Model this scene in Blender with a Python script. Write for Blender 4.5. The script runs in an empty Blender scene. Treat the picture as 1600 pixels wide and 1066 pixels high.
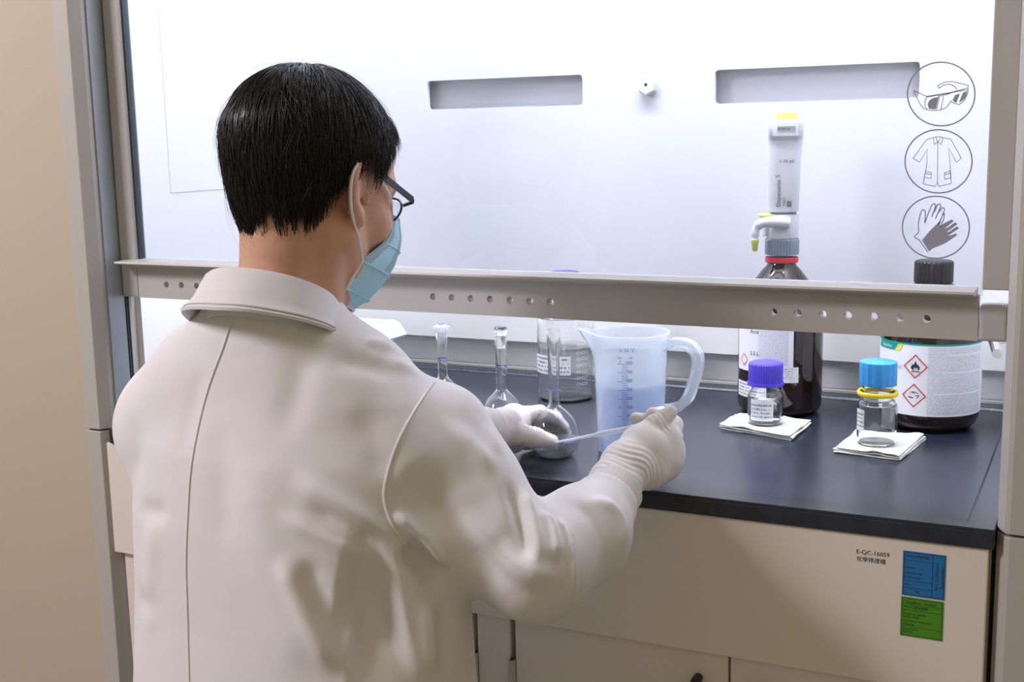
import bpy, bmesh, math, random
import numpy as np
from mathutils import Vector, Matrix, geometry
from mathutils.bvhtree import BVHTree
random.seed(7); RNG = np.random.default_rng(7)
scene = bpy.context.scene
COL = scene.collection
PI = math.pi

# ------------------------------------------------------------------ camera
FPX = 1919.73                      # focal length in pixels of the 1600 wide frame
YAW, PITCH, ROLL = map(math.radians, (26.227, 9.618, 1.182))
CAM = np.array([0.0, 0.0, 1.34])
def _cam_axes():
    f0 = np.array([-math.sin(YAW), math.cos(YAW), 0]); r0 = np.array([math.cos(YAW), math.sin(YAW), 0])
    f = f0*math.cos(PITCH) - np.array([0, 0, 1])*math.sin(PITCH)
    d0 = np.cross(f, r0)
    r = r0*math.cos(ROLL) + d0*math.sin(ROLL)
    return np.array([r, np.cross(f, r), f])
CM = _cam_axes()
cd = bpy.data.cameras.new('camera'); cam = bpy.data.objects.new('camera', cd); COL.objects.link(cam)
cd.sensor_fit = 'HORIZONTAL'; cd.sensor_width = 36.0; cd.lens = FPX/1600*36; cd.clip_start = .05
mw = Matrix.Identity(4)
for i in range(3):
    mw[i][0] = CM[0][i]; mw[i][1] = -CM[1][i]; mw[i][2] = -CM[2][i]; mw[i][3] = CAM[i]
cam.matrix_world = mw
scene.camera = cam
def ray(x, y): return CM.T @ np.array([(x-800)/FPX, (y-533)/FPX, 1])
def atd(x, y, d): return CAM + ray(x, y)*d              # a point at depth d
def aty(x, y, Y): v = ray(x, y); return CAM + v*(Y/v[1])  # a point on the plane Y
def atz(x, y, Z): v = ray(x, y); return CAM + v*((Z-CAM[2])/v[2])

# ------------------------------------------------------------------ world, lights, exposure
w = bpy.data.worlds.new('room'); scene.world = w; w.use_nodes = True
bg = w.node_tree.nodes['Background']; bg.inputs[0].default_value = (1.0, .83, .55, 1); bg.inputs[1].default_value = .34
def area(name, loc, target, sx, sy, power, color):
    l = bpy.data.lights.new(name, 'AREA'); l.shape = 'RECTANGLE'; l.size = sx; l.size_y = sy
    l.energy = power; l.color = color
    o = bpy.data.objects.new(name, l); COL.objects.link(o); o.location = loc
    o.rotation_euler = (Vector(target)-Vector(loc)).to_track_quat('-Z', 'Y').to_euler()
    return o
area('room_ceiling_lamp', (-2.4, -.10, 2.45), (-.8, 1.2, 1.0), .5, .5, 47, (.99, .91, 1.0))
area('room_ceiling_lamp', (1.5, -.6, 2.7), (-.2, 1.3, .9), .6, .6, 1.0, (1.0, .86, .70))
area('hood_lamp', (-.73, 1.64, 2.44), (-.73, 1.90, 1.0), 1.15, .26, 38, (.90, .93, 1.0))
vs = scene.view_settings
vs.view_transform = 'Standard'; vs.look = 'None'; vs.exposure = 0.0; vs.gamma = 1.0; vs.use_curve_mapping = False

# ------------------------------------------------------------------ materials
MATS = {}
def pmat(name, color, rough=.5, metal=0., spec=.5, trans=0., ior=1.45, noise=None, bump=None, coat=0., sheen=0., alpha=1., sss=0.):
    """principled material; noise=(scale, amount) varies colour, bump=(scale, strength, distance) fine relief"""
    m = bpy.data.materials.new(name); m.use_nodes = True
    nt = m.node_tree; b = nt.nodes['Principled BSDF']
    b.inputs['Base Color'].default_value = (*color, 1); b.inputs['Roughness'].default_value = rough
    b.inputs['Metallic'].default_value = metal; b.inputs['Specular IOR Level'].default_value = spec
    b.inputs['Transmission Weight'].default_value = trans; b.inputs['IOR'].default_value = ior
    b.inputs['Coat Weight'].default_value = coat; b.inputs['Sheen Weight'].default_value = sheen
    b.inputs['Alpha'].default_value = alpha
    if sss:
        b.inputs['Subsurface Weight'].default_value = sss; b.inputs['Subsurface Radius'].default_value = (.01, .004, .002); b.inputs['Subsurface Scale'].default_value = .5
    tc = nt.nodes.new('ShaderNodeTexCoord')
    if noise:
        n = nt.nodes.new('ShaderNodeTexNoise'); n.inputs['Scale'].default_value = noise[0]; n.inputs['Detail'].default_value = 5
        r = nt.nodes.new('ShaderNodeValToRGB')
        a = noise[1]
        r.color_ramp.elements[0].position = .3; r.color_ramp.elements[1].position = .7
        r.color_ramp.elements[0].color = (*[c*(1-a) for c in color], 1); r.color_ramp.elements[1].color = (*[min(1, c*(1+a)) for c in color], 1)
        nt.links.new(tc.outputs['Object'], n.inputs['Vector']); nt.links.new(n.outputs['Fac'], r.inputs[0]); nt.links.new(r.outputs[0], b.inputs['Base Color'])
    if bump:
        n = nt.nodes.new('ShaderNodeTexNoise'); n.inputs['Scale'].default_value = bump[0]; n.inputs['Detail'].default_value = 4
        bp = nt.nodes.new('ShaderNodeBump'); bp.inputs['Strength'].default_value = bump[1]; bp.inputs['Distance'].default_value = bump[2]
        nt.links.new(tc.outputs['Object'], n.inputs['Vector']); nt.links.new(n.outputs['Fac'], bp.inputs['Height']); nt.links.new(bp.outputs[0], b.inputs['Normal'])
    MATS[name] = m
    return m
def thin_mat(name, tint, refl_rough=.02, ior=1.45, haze=0., haze_col=(1, 1, 1), edge=0.):
    """thin pane or thin plastic: tinted see-through, Fresnel gloss, some milky scatter"""
    m = bpy.data.materials.new(name); m.use_nodes = True; nt = m.node_tree; nt.nodes.clear()
    out = nt.nodes.new('ShaderNodeOutputMaterial'); t = nt.nodes.new('ShaderNodeBsdfTransparent'); t.inputs[0].default_value = (*tint, 1)
    g = nt.nodes.new('ShaderNodeBsdfGlossy'); g.inputs['Roughness'].default_value = refl_rough
    fr = nt.nodes.new('ShaderNodeFresnel'); ge = nt.nodes.new('ShaderNodeNewGeometry'); im = nt.nodes.new('ShaderNodeMapRange')
    im.inputs['To Min'].default_value = ior; im.inputs['To Max'].default_value = 1/ior       # both faces of the thin wall act alike
    nt.links.new(ge.outputs['Backfacing'], im.inputs['Value']); nt.links.new(im.outputs[0], fr.inputs[0])
    mx = nt.nodes.new('ShaderNodeMixShader'); nt.links.new(fr.outputs[0], mx.inputs[0])
    body = t
    if haze:
        d = nt.nodes.new('ShaderNodeBsdfDiffuse'); d.inputs[0].default_value = (*haze_col, 1)
        tl = nt.nodes.new('ShaderNodeBsdfTranslucent'); tl.inputs[0].default_value = (*haze_col, 1)
        m2 = nt.nodes.new('ShaderNodeMixShader'); m2.inputs[0].default_value = .5
        nt.links.new(d.outputs[0], m2.inputs[1]); nt.links.new(tl.outputs[0], m2.inputs[2])
        m3 = nt.nodes.new('ShaderNodeMixShader'); m3.inputs[0].default_value = haze
        if edge:
            lw = nt.nodes.new('ShaderNodeLayerWeight'); lw.inputs[0].default_value = .3
            mr = nt.nodes.new('ShaderNodeMapRange'); mr.inputs['To Min'].default_value = haze; mr.inputs['To Max'].default_value = min(1, haze+edge)
            nt.links.new(lw.outputs['Facing'], mr.inputs['Value']); nt.links.new(mr.outputs[0], m3.inputs[0])
        nt.links.new(t.outputs[0], m3.inputs[1]); nt.links.new(m2.outputs[0], m3.inputs[2]); body = m3
    nt.links.new(body.outputs[0], mx.inputs[1]); nt.links.new(g.outputs[0], mx.inputs[2]); nt.links.new(mx.outputs[0], out.inputs[0])
    MATS[name] = m
    return m
def print_mat(name, paper, ink, rows, cols, cover=.5):
    """paper with rows of fine print too small to read; UV runs 0..1 over the block"""
    m = pmat(name, paper, .55); nt = m.node_tree; b = nt.nodes['Principled BSDF']
    uv = nt.nodes.new('ShaderNodeUVMap'); sp = nt.nodes.new('ShaderNodeSeparateXYZ'); nt.links.new(uv.outputs[0], sp.inputs[0])
    def mth(op, a, bb, c=None):
        n = nt.nodes.new('ShaderNodeMath'); n.operation = op
        for i, v in enumerate((a, bb)):
            if v is None: continue
            if isinstance(v, (int, float)): n.inputs[i].default_value = v
            else: nt.links.new(v, n.inputs[i])
        return n.outputs[0]
    rowf = mth('MULTIPLY', sp.outputs[1], rows)
    fr = mth('FRACT', rowf, None); ro = mth('FLOOR', rowf, None)
    band = mth('MULTIPLY', mth('GREATER_THAN', fr, .28), mth('LESS_THAN', fr, .80))
    cv = nt.nodes.new('ShaderNodeCombineXYZ'); nt.links.new(mth('MULTIPLY', sp.outputs[0], cols), cv.inputs[0]); nt.links.new(mth('MULTIPLY', ro, 7.31), cv.inputs[1])
    nz = nt.nodes.new('ShaderNodeTexNoise'); nz.inputs['Scale'].default_value = 1.0; nz.inputs['Detail'].default_value = 1
    nt.links.new(cv.outputs[0], nz.inputs['Vector'])
    let = mth('GREATER_THAN', nz.outputs['Fac'], 1-cover)
    mx = nt.nodes.new('ShaderNodeMix'); mx.data_type = 'RGBA'
    mx.inputs[6].default_value = (*paper, 1); mx.inputs[7].default_value = (*ink, 1)
    nt.links.new(mth('MULTIPLY', band, let), mx.inputs[0]); nt.links.new(mx.outputs[2], b.inputs['Base Color'])
    return m

pmat('liner', (.84, .85, .88), .45)
pmat('frame_paint', (.46, .44, .415), .42, bump=(900, .05, .0005))
pmat('stile_paint', (.48, .47, .455), .38)
pmat('track_metal', (.42, .47, .52), .35, metal=.4)
pmat('seal', (.05, .07, .08), .5)
pmat('wall_paint', (.48, .42, .33), .75, bump=(300, .05, .001))
pmat('cabinet_paint', (.74, .695, .64), .45, bump=(700, .05, .0005))
pmat('floor_vinyl', (.35, .33, .30), .4, noise=(6, .1))
pmat('epoxy', (.016, .021, .036), .27, spec=.7, noise=(40, .3))
pmat('slot_grey', (.22, .23, .29), .5)
pmat('knob_white', (.82, .82, .80), .4)
pmat('black_plastic', (.02, .02, .022), .4)
pmat('dark_hole', (.03, .03, .035), .6)
pmat('print_grey', (.33, .34, .43), .6)
pmat('ink', (.03, .03, .04), .6)
pmat('ink_blue', (.015, .04, .30), .5)
pmat('ink_violet', (.18, .22, .85), .5)
pmat('white_print', (.85, .87, .88), .5)
pmat('sticker_blue', (.012, .16, .42), .5)
pmat('sticker_green', (.07, .27, .01), .5)
pmat('ghs_red', (.62, .04, .05), .5)
pmat('label_teal', (.0, .33, .27), .5)
pmat('label_yellow', (.85, .72, .10), .5)
pmat('label_white', (.84, .85, .88), .5)
print_mat('fine_print', (.80, .82, .86), (.38, .42, .48), 44, 260, .52)
print_mat('coarse_print', (.82, .83, .86), (.42, .44, .48), 5, 46, .50)
print_mat('sticker_print', (.82, .83, .86), (.30, .32, .40), 4, 18, .55)
pmat('amber_glass', (.020, .010, .008), .06, spec=.7, coat=.3)
pmat('dispenser_white', (.78, .81, .82), .35)
pmat('dispenser_recess', (.50, .54, .57), .4)
pmat('dispenser_grey', (.30, .36, .43), .45)
pmat('pale_yellow', (.80, .80, .22), .4)
pmat('red_ring', (.75, .06, .10), .4)
pmat('cap_violet', (.11, .085, .70), .38)
pmat('cap_blue', (.05, .34, .78), .35)
pmat('ring_yellow', (.88, .72, .05), .35)
pmat('paper_towel', (.83, .83, .81), .85, bump=(500, .25, .001))
pmat('white_plastic', (.86, .87, .88), .4)
pmat('chrome', (.65, .63, .60), .25, metal=1.)
pmat('glass', (1, 1, 1), 0.0, trans=1., ior=1.45)
pmat('water', (.97, .985, 1), 0.0, trans=1., ior=1.33)
thin_mat('sash_glass', (.85, .86, .89), .01, 1.45)
thin_mat('thin_glass', (.95, .965, .97), .02, 1.5)
thin_mat('bottle_glass', (.93, .95, .955), .02, 1.5)
thin_mat('bottle_liquid', (.88, .91, .92), .02, 1.33, haze=.10, haze_col=(.9, .92, .95))
thin_mat('jug_plastic', (.95, .975, 1.0), .15, 1.4, haze=.34, haze_col=(.90, .94, 1.0), edge=.35)
thin_mat('jug_water', (.72, .82, .96), .05, 1.33, haze=.08, haze_col=(.55, .70, .95))
thin_mat('pipette_plastic', (.95, .97, 1.0), .15, 1.4, haze=.55, haze_col=(.92, .94, 1.0), edge=.3)
pmat('coat_cloth', (.71, .69, .71), .85, spec=.2, sheen=.15, bump=(1400, .12, .0006))
pmat('rib_knit', (.72, .69, .67), .9, spec=.2)
pmat('skin', (.62, .36, .25), .5, spec=.35, noise=(60, .06), bump=(500, .08, .0008), sss=.15)
pmat('hair_black', (.008, .007, .008), .38, spec=.5)
pmat('mask_blue', (.42, .70, .82), .8, spec=.2, bump=(1500, .1, .0005))
pmat('mask_grey', (.34, .46, .55), .8, spec=.2)
pmat('mask_white', (.80, .80, .80), .8, spec=.2)
pmat('glasses_frame', (.03, .03, .05), .3)
pmat('latex', (.78, .74, .74), .45, spec=.4, sss=.08)
pmat('trouser', (.03, .035, .05), .85)
pmat('shoe_black', (.02, .02, .02), .4)
pmat('stitch', (.62, .58, .57), .9, spec=.1)
def wrinkle_bump(m, scale, strength, dist):
    nt = m.node_tree; b = nt.nodes['Principled BSDF']; old = b.inputs['Normal'].links[0].from_node
    tc = nt.nodes.new('ShaderNodeTexCoord'); n = nt.nodes.new('ShaderNodeTexNoise'); n.inputs['Scale'].default_value = scale; n.inputs['Detail'].default_value = 3; n.inputs['Distortion'].default_value = .8
    bp = nt.nodes.new('ShaderNodeBump'); bp.inputs['Strength'].default_value = strength; bp.inputs['Distance'].default_value = dist
    nt.links.new(tc.outputs['Object'], n.inputs['Vector']); nt.links.new(n.outputs['Fac'], bp.inputs['Height']); nt.links.new(bp.outputs[0], old.inputs['Normal'])
wrinkle_bump(MATS['coat_cloth'], 10, .16, .012)
def M(n): return MATS[n]

# ------------------------------------------------------------------ mesh helpers
def tag(o, label=None, cat=None, group=None, kind=None):
    if label: o['label'] = label
    if cat: o['category'] = cat
    if group: o['group'] = group
    if kind: o['kind'] = kind
    return o
def empty(name, loc=(0, 0, 0), label=None, cat=None, group=None, kind=None, parent=None):
    o = bpy.data.objects.new(name, None); COL.objects.link(o); o.location = loc; o.empty_display_size = .05
    if parent:
        o.parent = parent; o.matrix_parent_inverse = Matrix.Translation(-Vector(world_loc(parent)))
    return tag(o, label, cat, group, kind)
def link_mesh(name, me, mat, parent=None):
    o = bpy.data.objects.new(name, me); COL.objects.link(o)
    if mat: me.materials.append(M(mat) if isinstance(mat, str) else mat)
    if parent is not None:
        o.parent = parent
        o.matrix_parent_inverse = Matrix.Translation(-Vector(world_loc(parent)))
    return o
def world_loc(o):
    v = Vector((0, 0, 0))
    while o is not None:
        v = v + (Vector(o.location) if o.parent is None else Vector(o.location) + o.matrix_parent_inverse.translation); o = o.parent
    return v
def bevel(o, width=.002, seg=2):
    m = o.modifiers.new('bevel', 'BEVEL'); m.width = width; m.segments = seg; m.limit_method = 'ANGLE'; m.angle_limit = math.radians(40)
    return o
class MB:
    """collects shapes into one mesh"""
    def __init__(s): s.v = []; s.f = []; s.uv = None
    def add(s, verts, faces):
        n = len(s.v); s.v += [tuple(float(c) for c in p) for p in verts]; s.f += [tuple(i+n for i in f) for f in faces]; return s
    def box(s, x0, x1, y0, y1, z0, z1):
        v = [(x, y, z) for z in (z0, z1) for y in (y0, y1) for x in (x0, x1)]
        return s.add(v, [(0, 2, 3, 1), (4, 5, 7, 6), (0, 1, 5, 4), (2, 6, 7, 3), (0, 4, 6, 2), (1, 3, 7, 5)])
    def quadbox(s, base, top):   # two quads (4 points each, same order)
        return s.add(list(base)+list(top), [(3, 2, 1, 0), (4, 5, 6, 7), (0, 1, 5, 4), (1, 2, 6, 5), (2, 3, 7, 6), (3, 0, 4, 7)])
    def lathe(s, prof, c=(0, 0, 0), seg=48, axis=None, cap=True):
        """prof: list of (r, h) along the axis"""
        ax = Vector(axis).normalized() if axis is not None else Vector((0, 0, 1))
        u = ax.orthogonal().normalized(); w_ = ax.cross(u)
        if axis is None: u = Vector((1, 0, 0)); w_ = Vector((0, 1, 0))
        c = Vector(c); vs_ = []; fs = []
        for r, h in prof:
            for k in range(seg):
                a = 2*PI*k/seg; vs_.append(c + ax*h + (u*math.cos(a)+w_*math.sin(a))*r)
        for i in range(len(prof)-1):
            for k in range(seg):
                k2 = (k+1) % seg; fs.append((i*seg+k, i*seg+k2, (i+1)*seg+k2, (i+1)*seg+k))
        if cap:
            if prof[0][0] > 1e-5: fs.append(tuple(reversed(range(seg))))
            if prof[-1][0] > 1e-5: fs.append(tuple(range((len(prof)-1)*seg, len(prof)*seg)))
        return s.add(vs_, fs)
    def tube(s, pts, r, seg=8, cap=True, flat=None):
        pts = [Vector(p) for p in pts]; n = len(pts); rr = r if isinstance(r, (list, tuple, np.ndarray)) else [r]*n
        t0 = (pts[1]-pts[0]).normalized(); u = t0.orthogonal().normalized(); vs_ = []; fs = []
        for i, p in enumerate(pts):
            t = (pts[min(i+1, n-1)]-pts[max(i-1, 0)]).normalized()
            u = (u - t*u.dot(t)); u = u.normalized() if u.length > 1e-6 else t.orthogonal().normalized()
            w_ = t.cross(u)
            for k in range(seg):
                a = 2*PI*k/seg; vs_.append(p + (u*math.cos(a)+w_*math.sin(a))*rr[i])
        for i in range(n-1):
            for k in range(seg):
                k2 = (k+1) % seg; fs.append((i*seg+k, i*seg+k2, (i+1)*seg+k2, (i+1)*seg+k))
        if cap: fs.append(tuple(reversed(range(seg)))); fs.append(tuple(range((n-1)*seg, n*seg)))
        return s.add(vs_, fs)
    def sweep(s, rings, close=True, cap=True):
        m = len(rings[0]); vs_ = [p for r in rings for p in r]; fs = []
        for i in range(len(rings)-1):
            for k in range(m if close else m-1):
                k2 = (k+1) % m; fs.append((i*m+k, i*m+k2, (i+1)*m+k2, (i+1)*m+k))
        if cap and close: fs.append(tuple(reversed(range(m)))); fs.append(tuple(range((len(rings)-1)*m, len(rings)*m)))
        return s.add(vs_, fs)
    def poly(s, pts2, fn):       # filled polygon given in 2D, mapped by fn
        tri = geometry.tessellate_polygon([[Vector((a, b, 0)) for a, b in pts2]])
        return s.add([fn(a, b) for a, b in pts2], [tuple(t) for t in tri])
    def ribbon(s, pts2, wd, fn, closed=False):   # stroke of width wd in 2D, mapped by fn
        p = [Vector((a, b)) for a, b in pts2]; n = len(p); vs_ = []; fs = []
        for i in range(n):
            a = p[i-1] if (closed or i > 0) else p[i]; b = p[(i+1) % n] if (closed or i < n-1) else p[i]
            d1 = (p[i]-a); d2 = (b-p[i]); d1 = d1.normalized() if d1.length > 1e-9 else d2.normalized(); d2 = d2.normalized() if d2.length > 1e-9 else d1
            t = d1+d2; t = t.normalized() if t.length > 1e-6 else d1
            nn = Vector((-t.y, t.x)); k = 1/max(.5, abs(nn.dot(Vector((-d1.y, d1.x)))))
            q1 = p[i]+nn*wd/2*k; q2 = p[i]-nn*wd/2*k; vs_ += [fn(*q1), fn(*q2)]
        for i in range(n if closed else n-1):
            j = (i+1) % n; fs.append((2*i, 2*i+1, 2*j+1, 2*j))
        return s.add(vs_, fs)
    def text(s, body, size, fn, align='LEFT', res=2):
        cu = bpy.data.curves.new('t', 'FONT'); cu.body = body; cu.size = size; cu.align_x = align; cu.resolution_u = res
        o = bpy.data.objects.new('t', cu); COL.objects.link(o)
        dg = bpy.context.evaluated_depsgraph_get(); me = bpy.data.meshes.new_from_object(o.evaluated_get(dg))
        s.add([fn(v.co.x, v.co.y) for v in me.vertices], [tuple(p.vertices) for p in me.polygons])
        bpy.data.objects.remove(o); bpy.data.curves.remove(cu); bpy.data.meshes.remove(me)
        return s
    def build(s, name, mat, parent=None, smooth=False, recalc=True, angle=40):
        me = bpy.data.meshes.new(name); me.from_pydata(s.v, [], s.f); me.validate()
        if recalc:
            bm = bmesh.new(); bm.from_mesh(me); bmesh.ops.recalc_face_normals(bm, faces=bm.faces); bm.to_mesh(me); bm.free()
        if smooth: shade(me, angle)
        me.update()
        return link_mesh(name, me, mat, parent)
def shade(me, angle=40):
    me.polygons.foreach_set('use_smooth', [True]*len(me.polygons))
    if angle < 180: me.set_sharp_from_angle(angle=math.radians(angle))
def catmull(pts, n=8):
    P = [np.array(p, float) for p in pts]; P = [2*P[0]-P[1]]+P+[2*P[-1]-P[-2]]; out = []
    for i in range(1, len(P)-2):
        for k in range(n):
            t = k/n; a, b, c, d = P[i-1], P[i], P[i+1], P[i+2]
            out.append(.5*((2*b)+(c-a)*t+(2*a-5*b+4*c-d)*t*t+(3*b-a-3*c+d)*t**3))
    out.append(P[-2]); return out
def rrect(x0, x1, y0, y1, r, n=6):
    out = []
    for cx, cy, a0 in ((x1-r, y1-r, 0), (x0+r, y1-r, 90), (x0+r, y0+r, 180), (x1-r, y0+r, 270)):
        for k in range(n+1):
            a = math.radians(a0+90*k/n); out.append((cx+r*math.cos(a), cy+r*math.sin(a)))
    return out
def circ(cx, cy, r, n=48): return [(cx+r*math.cos(2*PI*k/n), cy+r*math.sin(2*PI*k/n)) for k in range(n)]
def plate_with_holes(outer, holes, fn0, fn1):
    """a flat plate with holes: outer and hole outlines in 2D, front map fn0 and back map fn1"""
    mb = MB(); loops = [outer]+holes
    flat = [p for l in loops for p in l]
    tri = geometry.tessellate_polygon([[Vector((a, b, 0)) for a, b in l] for l in loops])
    n = len(flat)
    mb.add([fn0(*p) for p in flat]+[fn1(*p) for p in flat], [tuple(t) for t in tri]+[tuple(i+n for i in reversed(t)) for t in tri])
    k = 0; fs = []
    for l in loops:
        m = len(l)
        for i in range(m): a = k+i; b = k+(i+1) % m; fs.append((a, b, b+n, a+n))
        k += m
    mb.f += fs
    return mb

# ------------------------------------------------------------------ signed distance modelling
class Field:
    def __init__(s, lo, hi, h):
        s.h = h; s.lo = np.array(lo, float); n = np.ceil((np.array(hi)-s.lo)/h).astype(int)+1; s.n = n
        s.ax = [(s.lo[i]+np.arange(n[i])*h).astype(np.float32) for i in range(3)]
        s.D = np.full(n, .2, np.float32)
    def _box(s, lo, hi):
        a = np.clip(np.floor((np.array(lo)-s.lo)/s.h).astype(int), 0, s.n); b = np.clip(np.ceil((np.array(hi)-s.lo)/s.h).astype(int)+1, 0, s.n)
        sl = tuple(slice(a[i], b[i]) for i in range(3))
        g = np.meshgrid(*[s.ax[i][sl[i]] for i in range(3)], indexing='ij', sparse=True)
        return sl, g
    def put(s, fn, lo, hi, k=.01, op='add'):
        pad = k+3*s.h; sl, g = s._box(np.array(lo)-pad, np.array(hi)+pad)
        if min(sl[i].stop-sl[i].start for i in range(3)) <= 0: return s
        d = np.asarray(fn(*g), np.float32); D = s.D[sl]
        if op == 'add': hh = np.maximum(k-np.abs(D-d), 0)/max(k, 1e-9); s.D[sl] = np.minimum(D, d)-hh*hh*k*.25
        else: hh = np.maximum(k-np.abs(D+d), 0)/max(k, 1e-9); s.D[sl] = np.maximum(D, -d)+hh*hh*k*.25
        return s
    def cone(s, a, b, ra, rb=None, k=.01, op='add'):
        a = np.array(a, float); b = np.array(b, float); rb = ra if rb is None else rb; R_ = max(ra, rb); ba = b-a; L = max(ba@ba, 1e-12)
        def fn(x, y, z):
            px, py, pz = x-a[0], y-a[1], z-a[2]
            t = np.clip((px*ba[0]+py*ba[1]+pz*ba[2])/L, 0, 1)
            return np.sqrt((px-t*ba[0])**2+(py-t*ba[1])**2+(pz-t*ba[2])**2)-(ra+(rb-ra)*t)
        return s.put(fn, np.minimum(a, b)-R_, np.maximum(a, b)+R_, k, op)
    def chain(s, pts, rs, k=.01, op='add'):
        for i in range(len(pts)-1): s.cone(pts[i], pts[i+1], rs[i], rs[i+1], k, op)
        return s
    def ell(s, c, r, k=.01, op='add', rot=None):
        c = np.array(c, float); r = np.array(r, float); R_ = r.max(); m = r.min()
        Q = np.eye(3) if rot is None else np.array(rot)     # rows = local axes
        def fn(x, y, z):
            x, y, z = x-c[0], y-c[1], z-c[2]
            u = [(Q[i][0]*x+Q[i][1]*y+Q[i][2]*z)/r[i] for i in range(3)]
            k0 = np.sqrt(u[0]**2+u[1]**2+u[2]**2)+1e-6
            k1 = np.sqrt((u[0]/r[0])**2+(u[1]/r[1])**2+(u[2]/r[2])**2)+1e-6
            return k0*(k0-1)/k1
        return s.put(fn, c-R_, c+R_, k, op)
    def mesh(s):
        D = s.D; S = D < 0; n = s.n
        c = np.zeros(n-1, np.int8)
        for i in (0, 1):
            for j in (0, 1):
                for k in (0, 1): c += S[i:n[0]-1+i, j:n[1]-1+j, k:n[2]-1+k]
        I, J, K = np.nonzero((c > 0) & (c < 8)); N = len(I)
        idx = np.full(n-1, -1, np.int32); idx[I, J, K] = np.arange(N)
        acc = np.zeros((N, 3)); cnt = np.zeros(N); cor = [(i, j, k) for i in (0, 1) for j in (0, 1) for k in (0, 1)]
        val = {q: D[I+q[0], J+q[1], K+q[2]].astype(float) for q in cor}
        for q in cor:
            for a in range(3):
                if q[a]: continue
                q2 = list(q); q2[a] = 1; q2 = tuple(q2); d0, d1 = val[q], val[q2]; m = (d0 < 0) != (d1 < 0)
                t = np.where(m, d0/np.where(d0 == d1, 1, d0-d1), 0); p = np.tile(np.array(q, float), (N, 1)); p[:, a] += t
                acc[m] += p[m]; cnt += m
        V = acc/cnt[:, None]+np.stack([I, J, K], 1); V = s.lo+V*s.h
        F = []
        for a in range(3):
            b, d = (a+1) % 3, (a+2) % 3
            sl0 = [slice(None)]*3; sl1 = [slice(None)]*3; sl0[a] = slice(0, n[a]-1); sl1[a] = slice(1, n[a])
            A = S[tuple(sl0)]; B = S[tuple(sl1)]; e = np.stack(np.nonzero(A != B), 1)
            ok = (e[:, b] > 0) & (e[:, d] > 0) & (e[:, b] < n[b]-1) & (e[:, d] < n[d]-1); e = e[ok]
            flip = B[e[:, 0], e[:, 1], e[:, 2]]
            def cell(db, dd):
                q = e.copy(); q[:, b] -= db; q[:, d] -= dd; return idx[q[:, 0], q[:, 1], q[:, 2]]
            Q = np.stack([cell(1, 1), cell(0, 1), cell(0, 0), cell(1, 0)], 1)
            Q[flip] = Q[flip][:, ::-1]; F.append(Q)
        return V, np.concatenate(F)
def np_mesh(name, V, F, mat, parent=None, smooth=True):
    me = bpy.data.meshes.new(name); me.vertices.add(len(V)); me.vertices.foreach_set('co', np.asarray(V, np.float32).ravel())
    nf = len(F); k = F.shape[1]; me.loops.add(nf*k); me.loops.foreach_set('vertex_index', F.astype(np.int32).ravel())
    me.polygons.add(nf); me.polygons.foreach_set('loop_start', np.arange(nf, dtype=np.int32)*k); me.polygons.foreach_set('loop_total', np.full(nf, k, np.int32))
    me.update(calc_edges=True); me.validate()
    if smooth: shade(me, 180)
    return link_mesh(name, me, mat, parent)
def vnormals(V, F):
    fn = np.cross(V[F[:, 2]]-V[F[:, 0]], V[F[:, 3]]-V[F[:, 1]]); N = np.zeros_like(V)
    for k in range(4): np.add.at(N, F[:, k], fn)
    return N/(np.linalg.norm(N, axis=1)[:, None]+1e-12)
def relax(V, F, it=2, lam=.5):
    for _ in range(it):
        A = np.zeros_like(V); c = np.zeros(len(V))
        for k in range(4):
            np.add.at(A, F[:, k], V[F[:, (k+1) % 4]]); np.add.at(A, F[:, k], V[F[:, (k+3) % 4]]); np.add.at(c, F[:, k], 2)
        V = V+(A/np.maximum(c, 1)[:, None]-V)*lam
    return V
def seg_dist(V, pts):
    """distance of V to a polyline, with the parameter 0..1 along it"""
    best = np.full(len(V), 1e9); par = np.zeros(len(V)); n = len(pts)-1
    for i in range(n):
        a, b = np.array(pts[i]), np.array(pts[i+1]); ba = b-a; t = np.clip(((V-a)@ba)/max(ba@ba, 1e-12), 0, 1)
        d = np.linalg.norm(V-a-t[:, None]*ba, axis=1); m = d < best; best[m] = d[m]; par[m] = (i+t[m])/n
    return best, par

# ------------------------------------------------------------------ the room
XL, XR = -1.390, -.098            # hood opening
YF = 1.385                        # front plane of the hood posts
WT = .900                         # worktop height
tag(MB().box(-4, 3, -3, 3, -.05, 0).build('floor', 'floor_vinyl'), 'grey vinyl laboratory floor', kind='structure')
tag(MB().box(-4, -1.4275, 1.392, 1.6, 0, 2.8).build('wall_left', 'wall_paint'), 'beige painted wall left of the fume hood', kind='structure')
tag(MB().box(.052, 2.5, 1.392, 1.6, 0, 2.8).build('wall_right', 'wall_paint'), 'beige painted wall right of the fume hood', kind='structure')

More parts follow.
